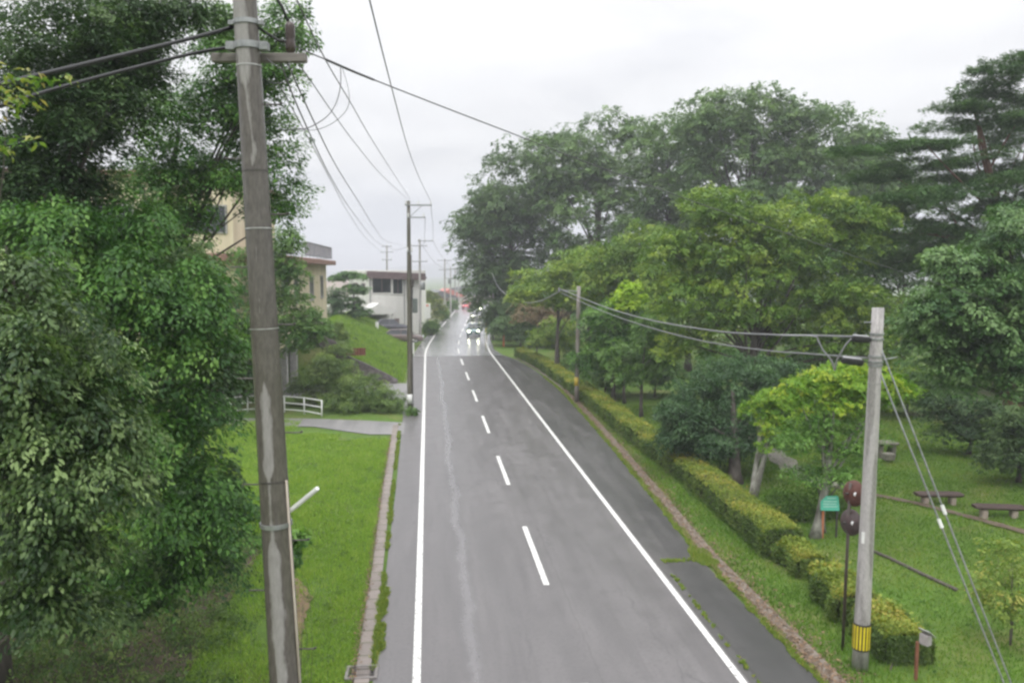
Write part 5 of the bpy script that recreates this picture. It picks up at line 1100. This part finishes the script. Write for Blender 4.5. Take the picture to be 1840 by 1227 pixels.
# ------------------------------------------------------------------ vehicles
tyre = mat('tyre', (.02, .02, .02), .7); rimm = mat('rim', (.45, .45, .46), .3, .8)
def car(lab, pos, rz, paint, L=4.2, Wd=1.7, H=1.5, lights=None, kind='hatch', group='cars coming up the road'):
    r = empty('car', (0, 0, 0), lab, 'car', group)
    cm = mat('car_paint', paint, .25, .2); cm.node_tree.nodes['Principled BSDF'].inputs['Coat Weight'].default_value = .6
    hw = Wd / 2; l = L / 2
    def loft(secs, name, mt, par, sm=True):
        vs = []; fs = []; n_ = len(secs[0])
        for s_ in secs: vs += s_
        for i in range(len(secs) - 1):
            for k in range(n_): fs.append((i * n_ + k, i * n_ + (k + 1) % n_, (i + 1) * n_ + (k + 1) % n_, (i + 1) * n_ + k))
        fs += [tuple(range(n_ - 1, -1, -1)), tuple((len(secs) - 1) * n_ + k for k in range(n_))]
        o = mesh_obj(name, vs, fs, mt, par, sm)
        try: o.data.set_sharp_from_angle(angle=R(42))
        except Exception: pass
        return o
    def sec(y, z0, z1, w): # rounded box section, front is -y
        return [(-w * .9, y, z0), (w * .9, y, z0), (w, y, z0 + .15), (w, y, z1 - .18), (w * .93, y, z1 - .05), (w * .75, y, z1), (-w * .75, y, z1), (-w * .93, y, z1 - .05), (-w, y, z1 - .18), (-w, y, z0 + .15)]
    bz_ = [(-l, .32, .62, .86), (-l + .12, .24, .74, .94), (-l + .5, .2, .86, 1), (-l + 1.15, .2, .96, 1), (0, .2, .98, 1), (l - .7, .2, .99, 1), (l - .15, .24, .96, .96), (l, .34, .85, .88)]
    loft([sec(y, a, b, hw * w) for y, a, b, w in bz_], 'body', cm, r)
    def g(y, z1, w, wt): z0 = .9; return [(-w, y, z0), (w, y, z0), (wt, y, z1), (-wt, y, z1)]
    gl_ = [g(-l + 1.05, .97, hw * .93, hw * .9), g(-l + 1.75, H - .08, hw * .93, hw * .74), g(l - 1.0, H - .08, hw * .93, hw * .74), g(l - .25, 1.0, hw * .9, hw * .86)]
    loft(gl_, 'windows', glass_dark, r, False)
    m = MB(); m.local = True; m.box((0, (-l + 1.85 + l - 1.05) / 2, H - .05), (hw * 1.46, L - 2.75, .08), None, .035); m.ob('roof', cm, r)
    m = MB(); m.local = True
    for s in (-1, 1):
        for ya, yb in ((-l + 1.08, -l + 1.8), (l - .3, l - 1.02)): m.tube([(s * hw * .92, ya, .97), (s * hw * .75, yb, H - .06)], .045, 5)
        m.tube([(s * hw * .93, .15, .95), (s * hw * .76, .15, H - .06)], .045, 5)
    m.ob('pillars', cm, r)
    for y in (-l + .8, l - .8):
        for s in (-1, 1):
            m = MB(); m.local = True; m.lathe((s * (hw - .2), y, .31), [(0, 0), (.29, 0), (.31, .03), (.31, .18), (.29, .205), (.2, .205)], (s, 0, 0), 18); w_ = m.ob('wheel', tyre, r, smooth=True, sharp=50)
            m = MB(); m.local = True; m.lathe((s * (hw - .2), y, .31), [(.2, .205), (.17, .18), (.05, .2), (0, .2)], (s, 0, 0), 14); m.ob('rim', rimm, w_)
    off_h = mat('headlamp', (.6, .62, .65), .1); off_t = mat('tail_lamp', (.35, .02, .02), .2)
    for s in (-1, 1):
        m = MB(); m.local = True; m.lathe((s * hw * .68, -l + .06, .66), [(.14, .0), (.12, -.06), (.06, -.1), (0, -.11)], (0, 1, 0), 14); m.ob('headlight', head_lit if lights == 'head' else off_h, r)
        m = MB(); m.local = True; m.box((s * hw * .76, l - .03, .78), (.3, .1, .24), None, .03); m.ob('tail_light', tail_lit if lights == 'tail' else off_t, r)
        m = MB(); m.local = True; m.box((s * (hw + .1), -l + 1.5, 1.0), (.2, .1, .14), None, .03); m.ob('mirror', cm, r)
    m = MB(); m.local = True; m.box((0, -l - .0, .42), (.34, .03, .17)); m.ob('number_plate', whp, r)
    m = MB(); m.local = True; m.box((0, -l + .04, .58), (hw * .9, .06, .12)); m.box((0, -l + .06, .33), (hw * 1.3, .06, .1)); m.ob('grille', rubber, r)
    r.location = pos; r.rotation_euler.z = rz
    return r
def road_pos(y, lane): return (float(offs(y)) + lane, y, float(zdrop(y)) + .01)
sl = lambda y: -math.atan((float(offs(y + 2)) - float(offs(y - 2))) / 4)
car('nearest oncoming car, pale blue-green hatchback with bright headlights', road_pos(103, 4.75), sl(103), (.30, .42, .44), lights='head')
car('second oncoming car, silver, headlights on behind the nearest one', road_pos(136, 4.6), sl(136), (.5, .5, .5), lights='head')
car('third oncoming car with headlights on at the crest', road_pos(164, 4.4), sl(164), (.35, .36, .38), lights='head')
car('red car driving away at the far end of the road', road_pos(178, 1.6), sl(178) + math.pi * 0 , (.6, .04, .05), L=4.4, H=1.6, lights='tail', group='cars driving away').rotation_euler.z = sl(178) + math.pi * 0
p = gnd(700, 92); p.z = gz(p.x, p.y); c1 = car('dark grey car parked beside the white house', p, R(95), (.10, .10, .12), group='cars parked by the white house'); p = gnd(722, 88); p.z = gz(p.x, p.y)
car('brown car parked before the white house behind the brown pole', p, R(88), (.16, .12, .11), L=4.6, group='cars parked by the white house')

# ------------------------------------------------------------------ haze
m = MB(); m.box((0, 1900, 90), (6400, 4500, 240)); hzo = m.ob('haze', None) if False else None
hmt = bpy.data.materials.new('haze_air'); hmt.use_nodes = True; t_ = hmt.node_tree; t_.nodes.clear(); o_ = t_.nodes.new('ShaderNodeOutputMaterial'); pv = t_.nodes.new('ShaderNodeVolumePrincipled')
pv.inputs['Color'].default_value = (.93, .95, 1, 1); pv.inputs['Density'].default_value = .0010; pv.inputs['Anisotropy'].default_value = 0.1; t_.links.new(pv.outputs[0], o_.inputs['Volume'])
m = MB(); m.box((0, 1770, 18), (6200, 4300, 90)); hz_ = m.ob('haze', hmt); tag(hz_, kind='stuff')
